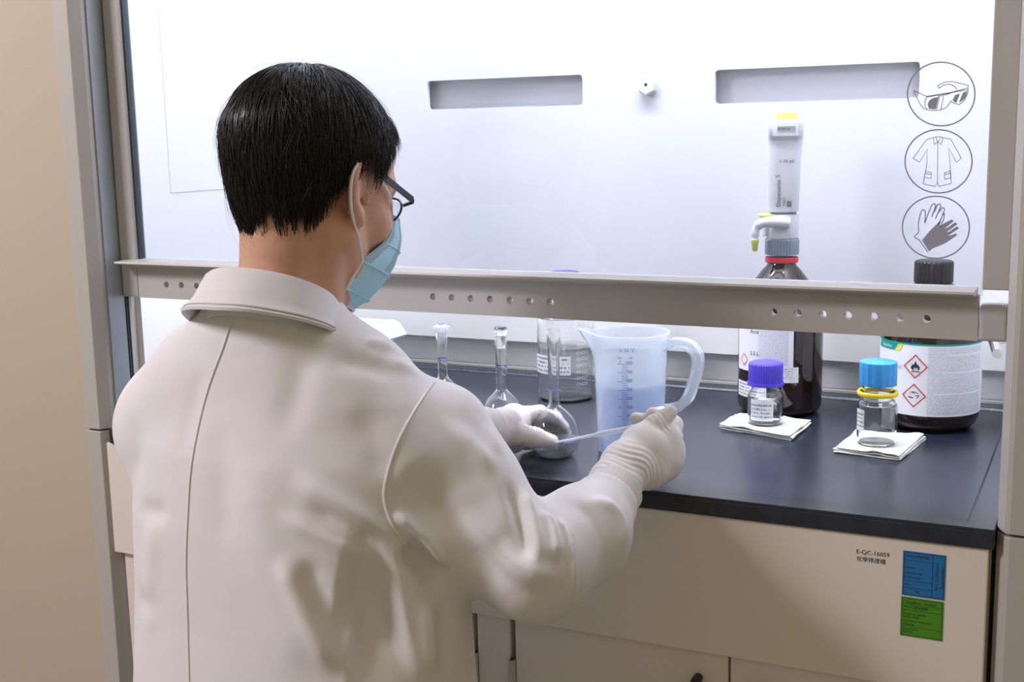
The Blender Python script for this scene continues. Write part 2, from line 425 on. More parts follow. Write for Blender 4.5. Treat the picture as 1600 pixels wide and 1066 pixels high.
# ------------------------------------------------------------------ fume hood
hood = empty('fume_hood', (-.745, 1.72, 0), 'grey-beige laboratory fume hood with raised glass sash and white lit interior', 'fume hood')
def plan(poly, z0, z1): return MB().sweep([[(x, y, z0) for x, y in poly], [(x, y, z1) for x, y in poly]])
lp = [(-1.427, 1.384), (-1.398, 1.384), (-1.3885, 1.401), (-1.3885, 1.60), (-1.427, 1.60)]
rp = [(XR, 1.401), (-.0895, 1.386), (-.084, 1.3835), (.05, 1.3835), (.05, 1.60), (XR, 1.60)]
for poly in (lp, rp):
    bevel(plan(poly, .8985, 2.6).build('side_post', 'frame_paint', hood), .0012, 2)
    bevel(plan(poly, 0, .8955).build('side_post', 'frame_paint', hood), .0012, 2)
MB().box(-1.3895, -1.3855, 1.410, 1.4445, .90, 2.05).build('sash_track', 'track_metal', hood)
MB().box(-1.3895, -1.3835, 1.4455, 1.4475, .90, 2.05).box(-1.3895, -1.3835, 1.4495, 1.4515, .90, 2.05).build('track_seal', 'seal', hood)
bevel(MB().box(XL, XR, 1.384, 1.44, 1.98, 2.6).build('header_panel', 'frame_paint', hood), .002)
# liner
MB().box(-1.395, -1.377, 1.47, 2.085, .90, 2.48).build('liner_panel', 'liner', hood)
MB().box(-.100, -.085, 1.47, 2.085, .90, 2.48).build('liner_panel', 'liner', hood)
MB().box(-1.395, -.085, 2.052, 2.085, .90, 2.48).build('liner_panel', 'liner', hood)
MB().box(-1.395, -.085, 1.44, 2.085, 2.48, 2.495).build('liner_panel', 'liner', hood)
bevel(MB().box(-1.377, -1.3762, 1.555, 1.735, 1.255, 1.60).build('access_panel', 'liner', hood), .0003)
bevel(MB().box(-1.33, -.13, 1.50, 1.79, 2.455, 2.48).build('lamp_housing', 'knob_white', hood), .004)
# baffle with its two slots
sl = [rrect(-1.163, -.851, 1.386, 1.438, .006), rrect(-.612, -.285, 1.381, 1.436, .006)]
bo = [(-1.377, .957), (-.100, .957), (-.100, 2.20), (-1.377, 2.20)]
plate_with_holes(bo, sl, lambda a, b: (a, 2.027, b), lambda a, b: (a, 2.035, b)).build('baffle', 'liner', hood)
MB().box(-1.377, -.100, 2.036, 2.0515, .9, .906).build('baffle_ledge', 'frame_paint', hood)
for kx in (-.729, -.150):
    hx = [(kx+.0165*math.sin(k*PI/3), 1.414+.0165*math.cos(k*PI/3)) for k in range(6)]
    kn = bevel(MB().sweep([[(x, 2.027, z) for x, z in hx], [(x, 2.014, z) for x, z in hx]]).build('baffle_knob', 'knob_white', hood), .002)
    MB().lathe([(.0026, 0), (.0026, .001)], (kx, 2.0145, 1.416), 16, axis=(0, -1, 0)).build('screw_hole', 'dark_hole', kn)
# gas cock on the right inner wall
gp = Vector(aty(1551, 528, 1.76)); gq = Vector(aty(1558, 553, 1.70))
fl = MB().lathe([(.012, 0), (.013, .002), (.013, .006), (.009, .008), (.009, .02)], (gp.x+.01, 1.78, gp.z+.002), 24, axis=(0, -1, 0)).build('service_tap', 'knob_white', hood, True)
MB().tube([gp+Vector((0, .02, .004)), gp, gq], [.006, .0066, .0066], 16).build('tap_spout', 'chrome', fl, True)
# sash
SY = 1.452
sash = MB().box(-1.3835, -1.3525, SY-.012, SY+.012, 1.101, 2.1).box(-.1285, XR-.002, SY-.012, SY+.012, 1.158, 2.1).box(-1.3525, -.1285, SY-.012, SY+.012, 2.07, 2.1)
sash = bevel(sash.build('sash', 'stile_paint', hood), .0015)
bevel(MB().box(-.1295, XR-.002, SY-.014, SY+.010, 1.1005, 1.142).build('sash_corner_block', 'stile_paint', sash), .004, 3)
MB().box(-1.3528, -.1282, SY-.0015, SY+.0015, 1.15, 2.08).build('glass_pane', 'sash_glass', sash)
MB().box(-1.3525, -1.3495, SY-.006, SY+.006, 1.158, 2.07).build('glazing_seal', 'seal', sash)
holes = []
for g0 in (-1.295, -.828, -.361):
    for k in range(7): holes.append(circ(g0+k*.02915, 1.1225, .0047, 20))
ro = [(-1.351, 1.1005), (-.1310, 1.1005), (-.1310, 1.151), (-1.351, 1.151)]
rail = plate_with_holes(ro, holes, lambda a, b: (a, 1.440, b), lambda a, b: (a, 1.457, b)).build('handle_rail', 'stile_paint', sash)
lipp = [(1.4135, 1.1555), (1.4155, 1.1535), (1.430, 1.1525), (1.4385, 1.1475), (1.4385, 1.1505), (1.458, 1.1505), (1.458, 1.1600), (1.4145, 1.1580)]
MB().sweep([[(-1.372, y, z) for y, z in lipp], [(-.134, y, z) for y, z in lipp]]).build('handle_lip', 'frame_paint', sash)
# pictograms printed on the glass (drawn on the pane's own plane)
GY = SY-.0018
def pg(px, py):     # from the printed drawing's units to the pane
    p = aty(1380+px/3.1333, 80+py/3.1353, GY); return (p[0], GY, p[2])
def picto(name, circ_c, circ_r, strokes, fills, label, thin=4.2):
    mb = MB(); mb.ribbon(circ(circ_c[0], circ_c[1], 1, 64) if False else [(circ_c[0]+circ_r[0]*math.cos(2*PI*k/72), circ_c[1]+circ_r[1]*math.sin(2*PI*k/72)) for k in range(72)], 7, pg, True)
    for st in strokes: mb.ribbon(st, thin, pg)
    for fi in fills: mb.poly(fi, pg)
    o = mb.build(name, 'print_grey', sash, recalc=False); o['label'] = label
picto('goggles_pictogram', (284, 210), (165, 156), [
    [(147, 193), (165, 200), (212, 222), (330, 203), (415, 180), (418, 168), (340, 149), (300, 152), (268, 168), (272, 183)],
    [(272, 183), (295, 166), (325, 162), (350, 172), (362, 190)], [(148, 195), (162, 222), (180, 258), (200, 283), (214, 286)],
    [(214, 222), (204, 248), (206, 275), (222, 290), (268, 291), (308, 278), (322, 258), (332, 244), (344, 254), (372, 262), (398, 242), (414, 208), (416, 182)],
    [(216, 225), (416, 188)], [(268, 222), (330, 208)], [(276, 223), (262, 286)], [(296, 220), (282, 284)]],
    [[(224, 284), (217, 260), (228, 238), (250, 228), (272, 224), (258, 285)], [(340, 240), (352, 214), (376, 208), (360, 252), (348, 250)], [(370, 252), (390, 203), (412, 194), (408, 216), (396, 238)]],
    'grey printed safety goggles in a circle')
picto('coat_pictogram', (271, 540), (164, 155), [
    [(244, 424), (212, 434), (147, 525), (178, 544), (217, 478), (213, 560), (196, 650), (255, 663), (266, 641), (273, 663), (332, 648), (328, 560), (320, 476), (358, 544), (382, 525), (332, 432), (292, 424)],
    [(258, 420), (284, 420)], [(258, 420), (246, 424), (250, 457), (267, 444), (284, 457), (293, 424), (284, 420)], [(258, 422), (268, 446), (284, 421)], [(267, 446), (266, 642)],
    [(207, 590), (236, 594), (234, 623), (202, 619), (207, 590)], [(206, 600), (235, 604)], [(328, 587), (299, 597), (302, 628), (331, 621), (328, 587)], [(328, 598), (300, 606)]], [],
    'grey printed lab coat in a circle', 3.6)
picto('gloves_pictogram', (258, 863), (164, 152), [
    [(180, 928), (152, 910), (174, 886), (172, 842), (184, 790), (194, 776), (207, 783), (204, 842)], [(204, 842), (222, 792), (238, 754), (250, 747), (258, 756), (238, 812)],
    [(250, 790), (266, 752), (277, 749), (282, 760), (256, 822)], [(272, 790), (290, 766), (301, 772), (296, 792), (272, 850)], [(290, 800), (300, 798), (296, 822), (280, 862)], [(180, 930), (220, 986)]],
    [[(190, 926), (232, 876), (262, 848), (282, 826), (276, 858), (300, 842), (334, 824), (346, 832), (304, 868), (310, 868), (352, 838), (364, 848), (314, 884), (318, 886), (362, 858), (372, 868), (322, 902), (326, 904), (356, 892), (362, 902), (300, 944), (244, 966), (224, 982)]],
    'grey printed pair of protective gloves in a circle', 5.5)

# ------------------------------------------------------------------ worktop
wt = tag(bevel(MB().box(-1.3765, -.0990, 1.3800, 2.05, .8795, .8998).build('worktop', 'epoxy'), .002, 2), 'black epoxy worktop with a raised rim inside the fume hood', 'worktop')
def rim(o, i, z): return [(o[0], o[2]), (o[1], o[2]), (o[1], o[3]), (o[0], o[3])], [(i[0], i[2]), (i[1], i[2]), (i[1], i[3]), (i[0], i[3])]
o_, i_ = rim((-1.3765, -.0990, 1.3800, 2.033), (-1.355, -.128, 1.402, 2.000), 0)
i2 = [(-1.352, 1.405), (-.131, 1.405), (-.131, 1.996), (-1.352, 1.996)]
mb = MB(); n4 = 4
mb.add([(x, y, .8996) for x, y in o_]+[(x, y, .9030) for x, y in o_]+[(x, y, .9030) for x, y in i_]+[(x, y, .8996) for x, y in i2],
       [(k+4*j, (k+1) % 4+4*j, (k+1) % 4+4*j+4, k+4*j+4) for j in range(3) for k in range(4)])
bevel(mb.build('raised_rim', 'epoxy', wt), .001, 2)

# ------------------------------------------------------------------ base cabinet
cab = empty('base_cabinet', (-.745, 1.7, 0), 'cream steel base cabinet with apron panel and doors under the worktop', 'cabinet')
bevel(MB().box(-1.387, -.1045, 1.384, 1.404, .7020, .8790).build('apron_panel', 'cabinet_paint', cab), .0015)
MB().box(-1.385, -.1035, 1.412, 2.06, .06, .879).build('carcass', 'cabinet_paint', cab)
MB().box(-1.38, -.11, 1.45, 2.04, 0, .06).build('plinth', 'black_plastic', cab)
bevel(MB().box(-.7475, -.6985, 1.3925, 1.412, .07, .7005).build('mullion', 'cabinet_paint', cab), .0015)
for x0, x1, hx, nx in ((-1.375, -1.070, None, None), (-1.066, -.7555, -.7515, None), (-.6905, -.3985, -.6945, -.436), (-.3955, -.110, None, -.355)):
    d = bevel(MB().box(x0, x1, 1.3925, 1.411, .07, .7000).build('door', 'cabinet_paint', cab), .0015)
    if hx:
        for zt in (.643, .20): MB().lathe([(.0045, -.10), (.0048, -.099), (.0048, -.062), (.0045, -.061), (.0048, -.060), (.0048, -.001), (.0035, 0)], (hx, 1.390, zt), 16).build('hinge', 'frame_paint', d, True); MB().lathe([(.0030, 0), (.0030, .0012)], (hx, 1.390, zt), 12).build('hinge_pin', 'dark_hole', d)
    if nx:
        MB().tube(catmull([(nx, 1.392, .665), (nx, 1.375, .662), (nx, 1.370, .640), (nx, 1.370, .60), (nx, 1.375, .575), (nx, 1.392, .572)], 5), .006, 10).build('door_handle', 'black_plastic', d, True)
ap = lambda x0, z0, y=1.3836: (lambda a, b: (x0+a, y, z0+b))
o = MB().text('E-QC-16059', .0072, ap(-.2465, .8555)).text('化學排煙櫃', .0066, ap(-.2462, .8470)).build('stencil_text', 'ink', cab, recalc=False); o['label'] = 'small black stencilled asset number and name'
def sticker(name, mat, x0, x1, z0, z1, lines, label, frame):
    b = MB().box(x0, x1, 1.3833, 1.3841, z0, z1).build(name, mat, cab); b['label'] = label
    fn = lambda a, c: (x0+a, 1.3831, z0+c); w_, h_ = x1-x0, z1-z0; t = MB()
    for seg_, wd in frame: t.ribbon([(a*w_, c*h_) for a, c in seg_], wd, fn)
    for s_, sz, a, c, rot in lines:
        if rot: t.text(s_, sz, lambda u, v, a=a, c=c: fn(a*w_-v, c*h_+u))
        else: t.text(s_, sz, lambda u, v, a=a, c=c: fn(a*w_+u, c*h_+v))
    t.build('sticker_print', 'ink', b, recalc=False)
fr = [([(.03, .03), (.97, .03), (.97, .97), (.03, .97), (.03, .02)], .0005)]
sticker('blue_sticker', 'sticker_blue', -.1945, -.1485, .8135, .8660, [('Name:', .0032, .06, .88, 0), ('化學排煙櫃', .0034, .24, .87, 0), ('Number:', .0030, .06, .62, 0), ('Calibration No.', .0030, .06, .50, 0), ('E-QC-16059', .0032, .06, .40, 0), ('Date:', .0030, .06, .24, 0), ('Sign:', .0030, .30, .10, 0), ('Not Calibration', .0050, .84, .20, 1), ('Requirement', .0050, .965, .24, 1)],
        'blue inspection sticker with a vertical caption', fr+[([(.70, .03), (.70, .97)], .0006), ([(.03, .80), (.70, .80)], .0004), ([(.03, .34), (.70, .34)], .0004), ([(.03, .18), (.70, .18)], .0004)])
sticker('green_sticker', 'sticker_green', -.1950, -.1490, .7650, .8115, [('Qualified / Verified', .0042, .12, .85, 0), ('Name:', .0032, .06, .74, 0), ('化學排煙櫃', .0034, .26, .73, 0), ('Equipment Number', .0032, .06, .56, 0), ('E-QC-16059', .0034, .06, .48, 0), ('Due Date of Qualification', .0030, .06, .38, 0), ('2020.06', .0038, .06, .28, 0), ('Date of Issue', .0030, .06, .17, 0), ('2019.06', .0034, .06, .10, 0)],
        'green qualification sticker with printed lines', fr+[([(.03, .82), (.97, .82)], .0004), ([(.03, .68), (.97, .68)], .0004), ([(.03, .25), (.97, .25)], .0003)])

# ------------------------------------------------------------------ vessels on the worktop
def cmap(c, R_, a0=0.):
    """(u, v) on the camera-facing side of an upright cylinder: u metres along the arc, v height"""
    d = Vector((c[0]-CAM[0], c[1]-CAM[1], 0)).normalized(); n = -d; r = Vector((d.y, -d.x, 0))
    def fn(u, v):
        RR = R_(v) if callable(R_) else R_; a = u/(R_(v) if callable(R_) else R_)+a0; p = (n*math.cos(a)+r*math.sin(a))*RR
        return (c[0]+p.x, c[1]+p.y, v)
    return fn
def patch(name, fn, u0, u1, v0, v1, mat, parent, nu=24, nv=1, corner=0):
    """a bent sheet of paper or print with its own UV"""
    vs_ = []; fs = []; uvs = []
    for j in range(nv+1):
        for i in range(nu+1):
            vs_.append(fn(u0+(u1-u0)*i/nu, v0+(v1-v0)*j/nv)); uvs.append((i/nu, j/nv))
    for j in range(nv):
        for i in range(nu): a = j*(nu+1)+i; fs.append((a, a+1, a+nu+2, a+nu+1))
    me = bpy.data.meshes.new(name); me.from_pydata(vs_, [], fs); ul = me.uv_layers.new(name='UVMap')
    for l in me.loops: ul.data[l.index].uv = uvs[l.vertex_index]
    shade(me, 180); return link_mesh(name, me, mat, parent)
def wall(prof, t, floor_t=None):
    """outer profile (r, h) to a closed profile with an inner wall"""
    inner = [(max(r-t, .0005), h) for r, h in prof]; ft = floor_t or t
    inn = [(r, max(h, prof[0][1]+ft)) for r, h in inner if h >= prof[0][1]]
    return [(0, prof[0][1])]+prof+[(r, h) for r, h in reversed(inn)]+[(0, prof[0][1]+ft)]
def smooth_prof(p, n=5): return [tuple(q) for q in catmull([np.array(a) for a in p], n)]

# amber bottle carrying the dispenser
LB = (-.461, 1.887)
b1 = empty('amber_bottle', (*LB, WT), 'dark amber reagent bottle with white labels under the white dispenser', 'bottle', 'amber reagent bottles')
R1 = .0650
pr = [(.050, 0), (.058, .002), (.0635, .008), (R1, .016), (R1, .150), (.0645, .158), (.0615, .170), (.054, .188), (.042, .206), (.030, .222), (.0225, .230), (.0215, .236), (.0215, .244)]
MB().lathe([(0, .0)]+pr+[(0, .244)], (*LB, WT), 64).build('glass_body', 'amber_glass', b1, True)
f1 = cmap(LB, R1+.0006)
patch('label', f1, -.084, .020, WT+.070, WT+.150, 'label_white', b1)
patch('label_print', cmap(LB, R1+.0009), -.034, .012, WT+.083, WT+.148, 'fine_print', b1)
patch('label', cmap(LB, R1+.0010), -.040, .0285, WT+.056, WT+.080, 'label_white', b1)
patch('label_print', cmap(LB, R1+.0013), -.037, .020, WT+.062, WT+.079, 'coarse_print', b1)
patch('label', f1, -.084, -.020, WT+.028, WT+.052, 'label_white', b1)
patch('label_print', cmap(LB, R1+.0009), -.080, -.040, WT+.030, WT+.050, 'sticker_print', b1)
t = MB(); g = cmap(LB, R1+.0012)
t.text('2.5 L', .0085, lambda a, b: g(a-.0500, b+WT+.096)); t.build('label_text', 'ink', b1, recalc=False)
MB().text('Acid', .0085, lambda a, b: g(a-.0500, b+WT+.130)).build('label_text', 'ink', b1, recalc=False)
rd = MB(); cx_, cz_ = -.064, WT+.087; q = .009
rd.ribbon([(cx_-q, cz_), (cx_, cz_+q), (cx_+q, cz_), (cx_, cz_-q)], .0012, g, True); rd.build('hazard_diamond', 'ghs_red', b1, recalc=False)
MB().lathe([(.0225, .2335), (.0250, .2345), (.0255, .238), (.0250, .2425), (.0225, .2435)], (*LB, WT), 40).build('neck_ring', 'red_ring', b1, True)

# bottle-top dispenser
dp = empty('bottle_top_dispenser', (*LB, WT+.2445), 'white bottle-top dispenser with pale yellow cap screwed on the amber bottle', 'dispenser')
def ribbed(r, h0, h1, n, depth, c, name, mat, parent, flange=None, top_r=.9, seg=4, scallop=False):
    N = n*seg; rings = []
    prof = [(0., h0), (1., h0), (1., h1-.003), (.985, h1-.001), (top_r, h1), (0., h1+.0003)]
    for s_, h in prof:
        ring = []
        for k in range(N):
            ph = k % seg
            if scallop: rr = r-depth*abs(math.sin(PI*k/seg)) if s_ == 1. and h < h1-.004 else r-depth*.5*abs(math.sin(PI*k/seg))
            else: rr = r-(depth if ph in (0,) else 0) if s_ == 1. else r-depth
            a = 2*PI*k/N; ring.append((c[0]+rr*max(s_, .001)*math.cos(a), c[1]+rr*max(s_, .001)*math.sin(a), h))
        rings.append(ring)
    mb = MB().sweep(rings, True, False)
    if flange: mb.lathe([(r*.9, flange[0]), (flange[2], flange[0]), (flange[2], flange[1]), (r*.9, flange[1])], (c[0], c[1], 0), 48, cap=False)
    return mb.build(name, mat, parent, True, angle=30)
ribbed(.0262, 1.1465, 1.172, 36, .0012, LB, 'threaded_collar', 'dispenser_grey', dp)
dd = Vector((LB[0], LB[1], 0)).normalized(); dr = Vector((dd.y, -dd.x, 0))   # towards the camera is -dd, to its right is dr
def loc(u, n, z): p = Vector((LB[0], LB[1], 0))+dr*u-dd*n; return Vector((p.x, p.y, z))
def dsec(wd, dpth, u, z, r=.35, nose=0.): return [loc(u+a, b, z) for a, b in rrect(-wd/2, wd/2, -dpth/2, dpth/2, min(wd, dpth)*r, 5)]
MB().sweep([dsec(.046, .046, .001, 1.172, .45), dsec(.048, .048, .001, 1.176, .45), dsec(.048, .048, .001, 1.204, .45), dsec(.046, .046, .001, 1.2085, .45)]).build('valve_block', 'dispenser_white', dp, True)
MB().sweep([dsec(.040, .040, .001, 1.2085, .45), dsec(.040, .040, .001, 1.213, .45)]).build('joint_ring', 'dispenser_grey', dp, True)
MB().sweep([dsec(.0450, .046, .001, 1.2125, .35), dsec(.0465, .048, .001, 1.216, .35), dsec(.0480, .049, .0015, 1.26, .32), dsec(.0495, .050, .002, 1.295, .30), dsec(.0505, .048, .0025, 1.312, .30), dsec(.0510, .044, .003, 1.320, .28), dsec(.0525, .048, .003, 1.3225, .28), dsec(.0530, .058, .003, 1.327, .26), dsec(.0530, .058, .003, 1.347, .26), dsec(.0505, .054, .003, 1.3515, .28)]).build('housing', 'dispenser_white', dp, True)
dsp = MB().sweep([[loc(.003+a, .0294, 1.338+bb) for a, bb in rrect(-.0125, .0145, -.0045, .0035, .001, 3)], [loc(.003+a, .027, 1.337+bb) for a, bb in rrect(-.0125, .0145, -.0045, .0035, .001, 3)]]).build('volume_display', 'dispenser_recess', dp)
MB().text('10.00 ml', .0052, lambda a, b: loc(a-.0090, .0297, b+1.3358)).build('display_text', 'ink', dsp, recalc=False)
MB().lathe([(.0150, 1.351), (.0155, 1.352), (.0155, 1.3605), (.0145, 1.362), (0, 1.3622)], (*loc(.003, 0, 0).xy, 0), 32).build('top_cap', 'pale_yellow', dp, True)
tx = MB()
front = lambda z: .0240+min(max(z-1.216, 0), .08)*.0125+.0006
tx.text('1-10 ml', .0072, lambda a, b: loc(a-.0065, front(1.290)+.0006, b+1.287))
tx.text('Dispensette', .0085, lambda a, b: loc(-.0035-b, front(1.222+a)+.0006, 1.2205+a)); tx.text('S', .0092, lambda a, b: loc(-.0035-b-.0012, front(1.27)+.0010, 1.2650+a))
tx.text('Organic', .0042, lambda a, b: loc(.0030-b, front(1.222+a)+.0006, 1.2215+a))
tx.ribbon([(.007, 1.2215), (.0125, 1.2215), (.0125, 1.2285), (.007, 1.2285)], .0009, lambda a, b: loc(a, front(1.225)+.0008, b), True); tx.ribbon([(.0085, 1.223), (.011, 1.223), (.011, 1.227), (.0085, 1.227)], .0009, lambda a, b: loc(a, front(1.225)+.0008, b), True)
tx.build('housing_text', 'ink', dp, recalc=False)
arm = [loc(.010, .026, 1.196), loc(-.012, .030, 1.198), loc(-.030, .028, 1.1965), loc(-.0385, .026, 1.188), loc(-.0405, .026, 1.176), loc(-.0405, .026, 1.171)]
MB().tube(catmull(arm, 5), [.0085]*8+[.0075]*6+[.006]*6+[.005]*6, 14).build('discharge_tube', 'dispenser_white', dp, True)
MB().sweep([dsec(.026, .020, -.016, 1.1745, .3), dsec(.030, .024, -.016, 1.186, .3), dsec(.022, .020, -.012, 1.199, .3)]).build('tube_guard', 'dispenser_white', dp, True)
MB().lathe([(.0035, -.018), (.0040, -.017), (.0055, -.006), (.0062, -.004), (.0062, 0), (.004, .001)], loc(-.0405, .026, 1.1715), 20).build('nozzle_cap', 'pale_yellow', dp, True)
MB().lathe([(.0125, 0), (.0132, .001), (.0132, .0045), (.0115, .006), (0, .0062)], loc(-.022, .006, 1.2035), 28).build('valve_knob', 'pale_yellow', dp, True)

# amber bottle with hazard diamonds
RB = (-.234, 1.873); R2 = .0712
b2 = empty('amber_bottle', (*RB, WT), 'wide dark amber bottle with green-edged label and two red hazard diamonds', 'bottle', 'amber reagent bottles')
pr = [(.052, 0), (.060, .002), (.0665, .009), (.0705, .020), (R2, .030), (R2, .138), (.0705, .148), (.0670, .160), (.058, .178), (.046, .194), (.034, .206), (.0245, .213), (.0225, .216)]
MB().lathe([(0, 0)]+pr+[(0, .216)], (*RB, WT), 64).build('glass_body', 'amber_glass', b2, True)
g0 = cmap(RB, R2+.0006); g = cmap(RB, R2+.0012)
patch('label', g0, -.150, .150, WT+.0265, WT+.1290, 'label_white', b2, 72)
patch('label_band', cmap(RB, R2+.0008), -.150, .150, WT+.1290, WT+.1315, 'label_teal', b2, 72)
patch('label_print', cmap(RB, R2+.0009), -.003, .088, WT+.030, WT+.1270, 'fine_print', b2, 40)
for k, zz in enumerate((.0585, .0900, .1150)): patch('label_gap', cmap(RB, R2+.0011), .006+.01*k, .088, WT+zz, WT+zz+.0022, 'label_white', b2, 20)
t = MB()
t.poly([(-.150, WT+.1292), (-.048, WT+.1292), (-.053, WT+.1215), (-.060, WT+.1195), (-.150, WT+.1195)], lambda a, b: g(a, b)) if False else None
def cpoly(mb, pts, gg, step=.006):
    xs = [p[0] for p in pts]; mb.poly(pts, gg); return mb
for a in np.arange(-.096, -.056, .004): t.add([g(a, WT+.1192), g(a+.004, WT+.1192), g(a+.004, WT+.1296), g(a, WT+.1296)], [(0, 1, 2, 3)])
t.add([g(-.0560, WT+.1192), g(-.0535, WT+.1205), g(-.0480, WT+.1296), g(-.0560, WT+.1296)], [(0, 1, 2, 3)])
t.build('brand_patch', 'label_teal', b2, recalc=False)
MB().add([g(-.0545, WT+.1195), g(-.0450, WT+.1195), g(-.0400, WT+.1292), g(-.0478, WT+.1292)], [(0, 1, 2, 3)]).build('brand_stripe', 'label_yellow', b2, recalc=False)
gb = cmap(RB, R2+.0016); MB().text('Supelco', .0070, lambda a, b: gb(a-.0830, b+WT+.1220)).build('brand_text', 'white_print', b2, recalc=False)
for ci, (cx_, cz_) in enumerate(((-.0205, WT+.0985), (-.0215, WT+.0560))):
    q = .0165; gg = cmap(RB, R2+.0014)
    dm = MB(); dm.ribbon([(cx_-q, cz_), (cx_-q/2, cz_+q/2), (cx_, cz_+q), (cx_+q/2, cz_+q/2), (cx_+q, cz_), (cx_+q/2, cz_-q/2), (cx_, cz_-q), (cx_-q/2, cz_-q/2)], .0016, gg, True)
    dm = dm.build('hazard_diamond', 'ghs_red', b2, recalc=False)
    sm = MB(); S_ = .0085; P_ = lambda a, b: gg(cx_+a*S_, cz_+b*S_)
    if ci == 0:
        sm.poly([(-.55, -.55), (-.8, -.15), (-.62, .1), (-.52, .45), (-.38, .2), (-.15, .55), (.02, 1.0), (.2, .5), (.35, .15), (.5, .4), (.62, .05), (.8, -.1), (.62, -.5), (.4, -.62), (.45, -.3), (.25, -.05), (.05, -.35), (-.12, -.05), (-.3, -.35), (-.32, -.62)], P_)
        sm.ribbon([(-.65, -.85), (.7, -.85)], .16, P_)
        dm['label'] = 'red flame hazard diamond'
    else:
        sm.ribbon([(-.9, -.25), (-.1, -.4)], .2, P_); sm.ribbon([(-.5, .55), (-.1, .65), (.3, .6), (.75, .45)], .12, P_); sm.ribbon([(-.7, .35), (-.6, .1)], .08, P_); sm.ribbon([(.3, -.1), (.5, .1), (.85, .1), (.8, -.15), (.45, -.4)], .12, P_); sm.ribbon([(-.3, .4), (0, .5), (.2, .35)], .1, P_)
        dm['label'] = 'red corrosion hazard diamond'
    sm.build('hazard_symbol', 'ink', dm, recalc=False)
MB().text('S1', .0065, lambda a, b: gb(a-.0475, b+WT+.0930)).build('label_text', 'ink', b2, recalc=False)
ribbed(.0275, WT+.213, WT+.2445, 24, .0012, RB, 'screw_cap', 'black_plastic', b2)

# small square-shouldered bottles on folded towels
def towel(name, pts, label, seed):
    r = np.random.default_rng(seed); root = empty(name, (*np.mean(pts, axis=0), WT), label, 'paper towel', 'folded paper towels under small bottles')
    P_ = np.array(pts, float); N_ = 14
    for L in range(3):
        Q = P_+r.normal(0, .0022, P_.shape)*(1 if L else .3); z0 = WT+.0004+L*.0016; vs_ = []; fs = []
        ph = r.uniform(0, 6, 4)
        for s_ in (0, 1):
            for j in range(N_+1):
                for i in range(N_+1):
                    a, b = i/N_, j/N_; p = (Q[0]*(1-a)*(1-b)+Q[1]*(1-a)*b+Q[2]*a*b+Q[3]*a*(1-b))
                    e = max(abs(a-.5), abs(b-.5))*2; ed = max(0, e-.75)/.25
                    ww = .0012*ed*math.sin(7*a+ph[0]+5*b)+.0006*ed*math.sin(19*a+13*b+ph[1])
                    sq = p+(P_.mean(0)-p)*(.010*math.sin(9*(a+b)+ph[2]))*ed
                    vs_.append((sq[0], sq[1], z0+s_*.0014+max(ww, -.0002)*(.4+L*.5)+(.0012*ed*L)))
        n1 = (N_+1)**2
        for j in range(N_):
            for i in range(N_):
                a = j*(N_+1)+i; fs += [(a, a+N_+1, a+N_+2, a+1), (n1+a, n1+a+1, n1+a+N_+2, n1+a+N_+1)]
        edge = [i for i in range(N_+1)]+[(N_+1)*j+N_ for j in range(1, N_+1)]+[(N_+1)*N_+i for i in range(N_-1, -1, -1)]+[(N_+1)*j for j in range(N_-1, 0, -1)]
        for k in range(len(edge)): a, b = edge[k], edge[(k+1) % len(edge)]; fs.append((a, b, b+n1, a+n1))
        MB().add(vs_, fs).build('towel_layer', 'paper_towel', root, True, angle=50)
towel('folded_paper_towel', [(-.511, 1.730), (-.508, 1.812), (-.392, 1.802), (-.396, 1.697)], 'folded white paper towel under the purple-capped small bottle', 3)
towel('folded_paper_towel', [(-.328, 1.655), (-.314, 1.765), (-.224, 1.772), (-.238, 1.644)], 'folded white paper towel under the blue-capped small bottle', 5)
def small_bottle(name, c, r, zs, ztop, label, fill=None):
    z0 = WT+.0058; root = empty(name, (*c, z0), label, 'bottle', 'small glass bottles')
    pr = [(r*.80, 0), (r*.93, .0015), (r, .006), (r, zs-z0-.012), (r*.97, zs-z0-.006), (r*.86, zs-z0), (r*.78, zs-z0+.003), (r*.78, ztop-z0)]
    MB().lathe(wall(smooth_prof(pr, 4), .0022, .003), (*c, z0), 48).build('glass_body', 'glass', root, True, angle=60)
    if fill: MB().lathe([(0, .0031), (r-.0030, .0031), (r-.00215, .007), (r-.00215, fill-z0), (0, fill-z0)], (*c, z0), 48).build('liquid', 'water', root, True)
    return root
PB = (-.453, 1.768)
sb = small_bottle('sample_bottle', PB, .0262, .955, .985, 'small clear sample bottle with ribbed purple cap and paper label', .938)
ribbed(.0253, .9655, .9985, 44, .0012, PB, 'screw_cap', 'cap_violet', sb, flange=(.9640, .9685, .0268), top_r=.86)
patch('label', cmap(PB, .0267), -.0235, .0120, WT+.014, WT+.046, 'label_white', sb, 14)
patch('label_print', cmap(PB, .0270), -.0220, .0105, WT+.017, WT+.040, 'sticker_print', sb, 14)
tl = MB(); gp_ = cmap(PB, .02735)
for zz in (.0235, .0300, .0370): tl.ribbon([(-.0225+.0033*k, WT+zz) for k in range(11)], .0004, gp_)
tl.ribbon([(-.006, WT+.0235), (-.006, WT+.037)], .0004, gp_); tl.build('label_lines', 'print_grey', sb, recalc=False)
BB = (-.281, 1.706)
sb = small_bottle('sample_bottle', BB, .0265, .968, .998, 'small clear bottle with fluted blue cap and yellow pouring ring', None)
ribbed(.0254, .9885, 1.0215, 16, .0016, BB, 'screw_cap', 'cap_blue', sb, top_r=.88, seg=6, scallop=True)
MB().lathe([(.0235, .9745), (.0262, .9735), (.0276, .9755), (.0276, .9785), (.0262, .9805), (.0235, .9795), (.0235, .9745)], (*BB, 0), 48, cap=False).build('pouring_ring', 'ring_yellow', sb, True)
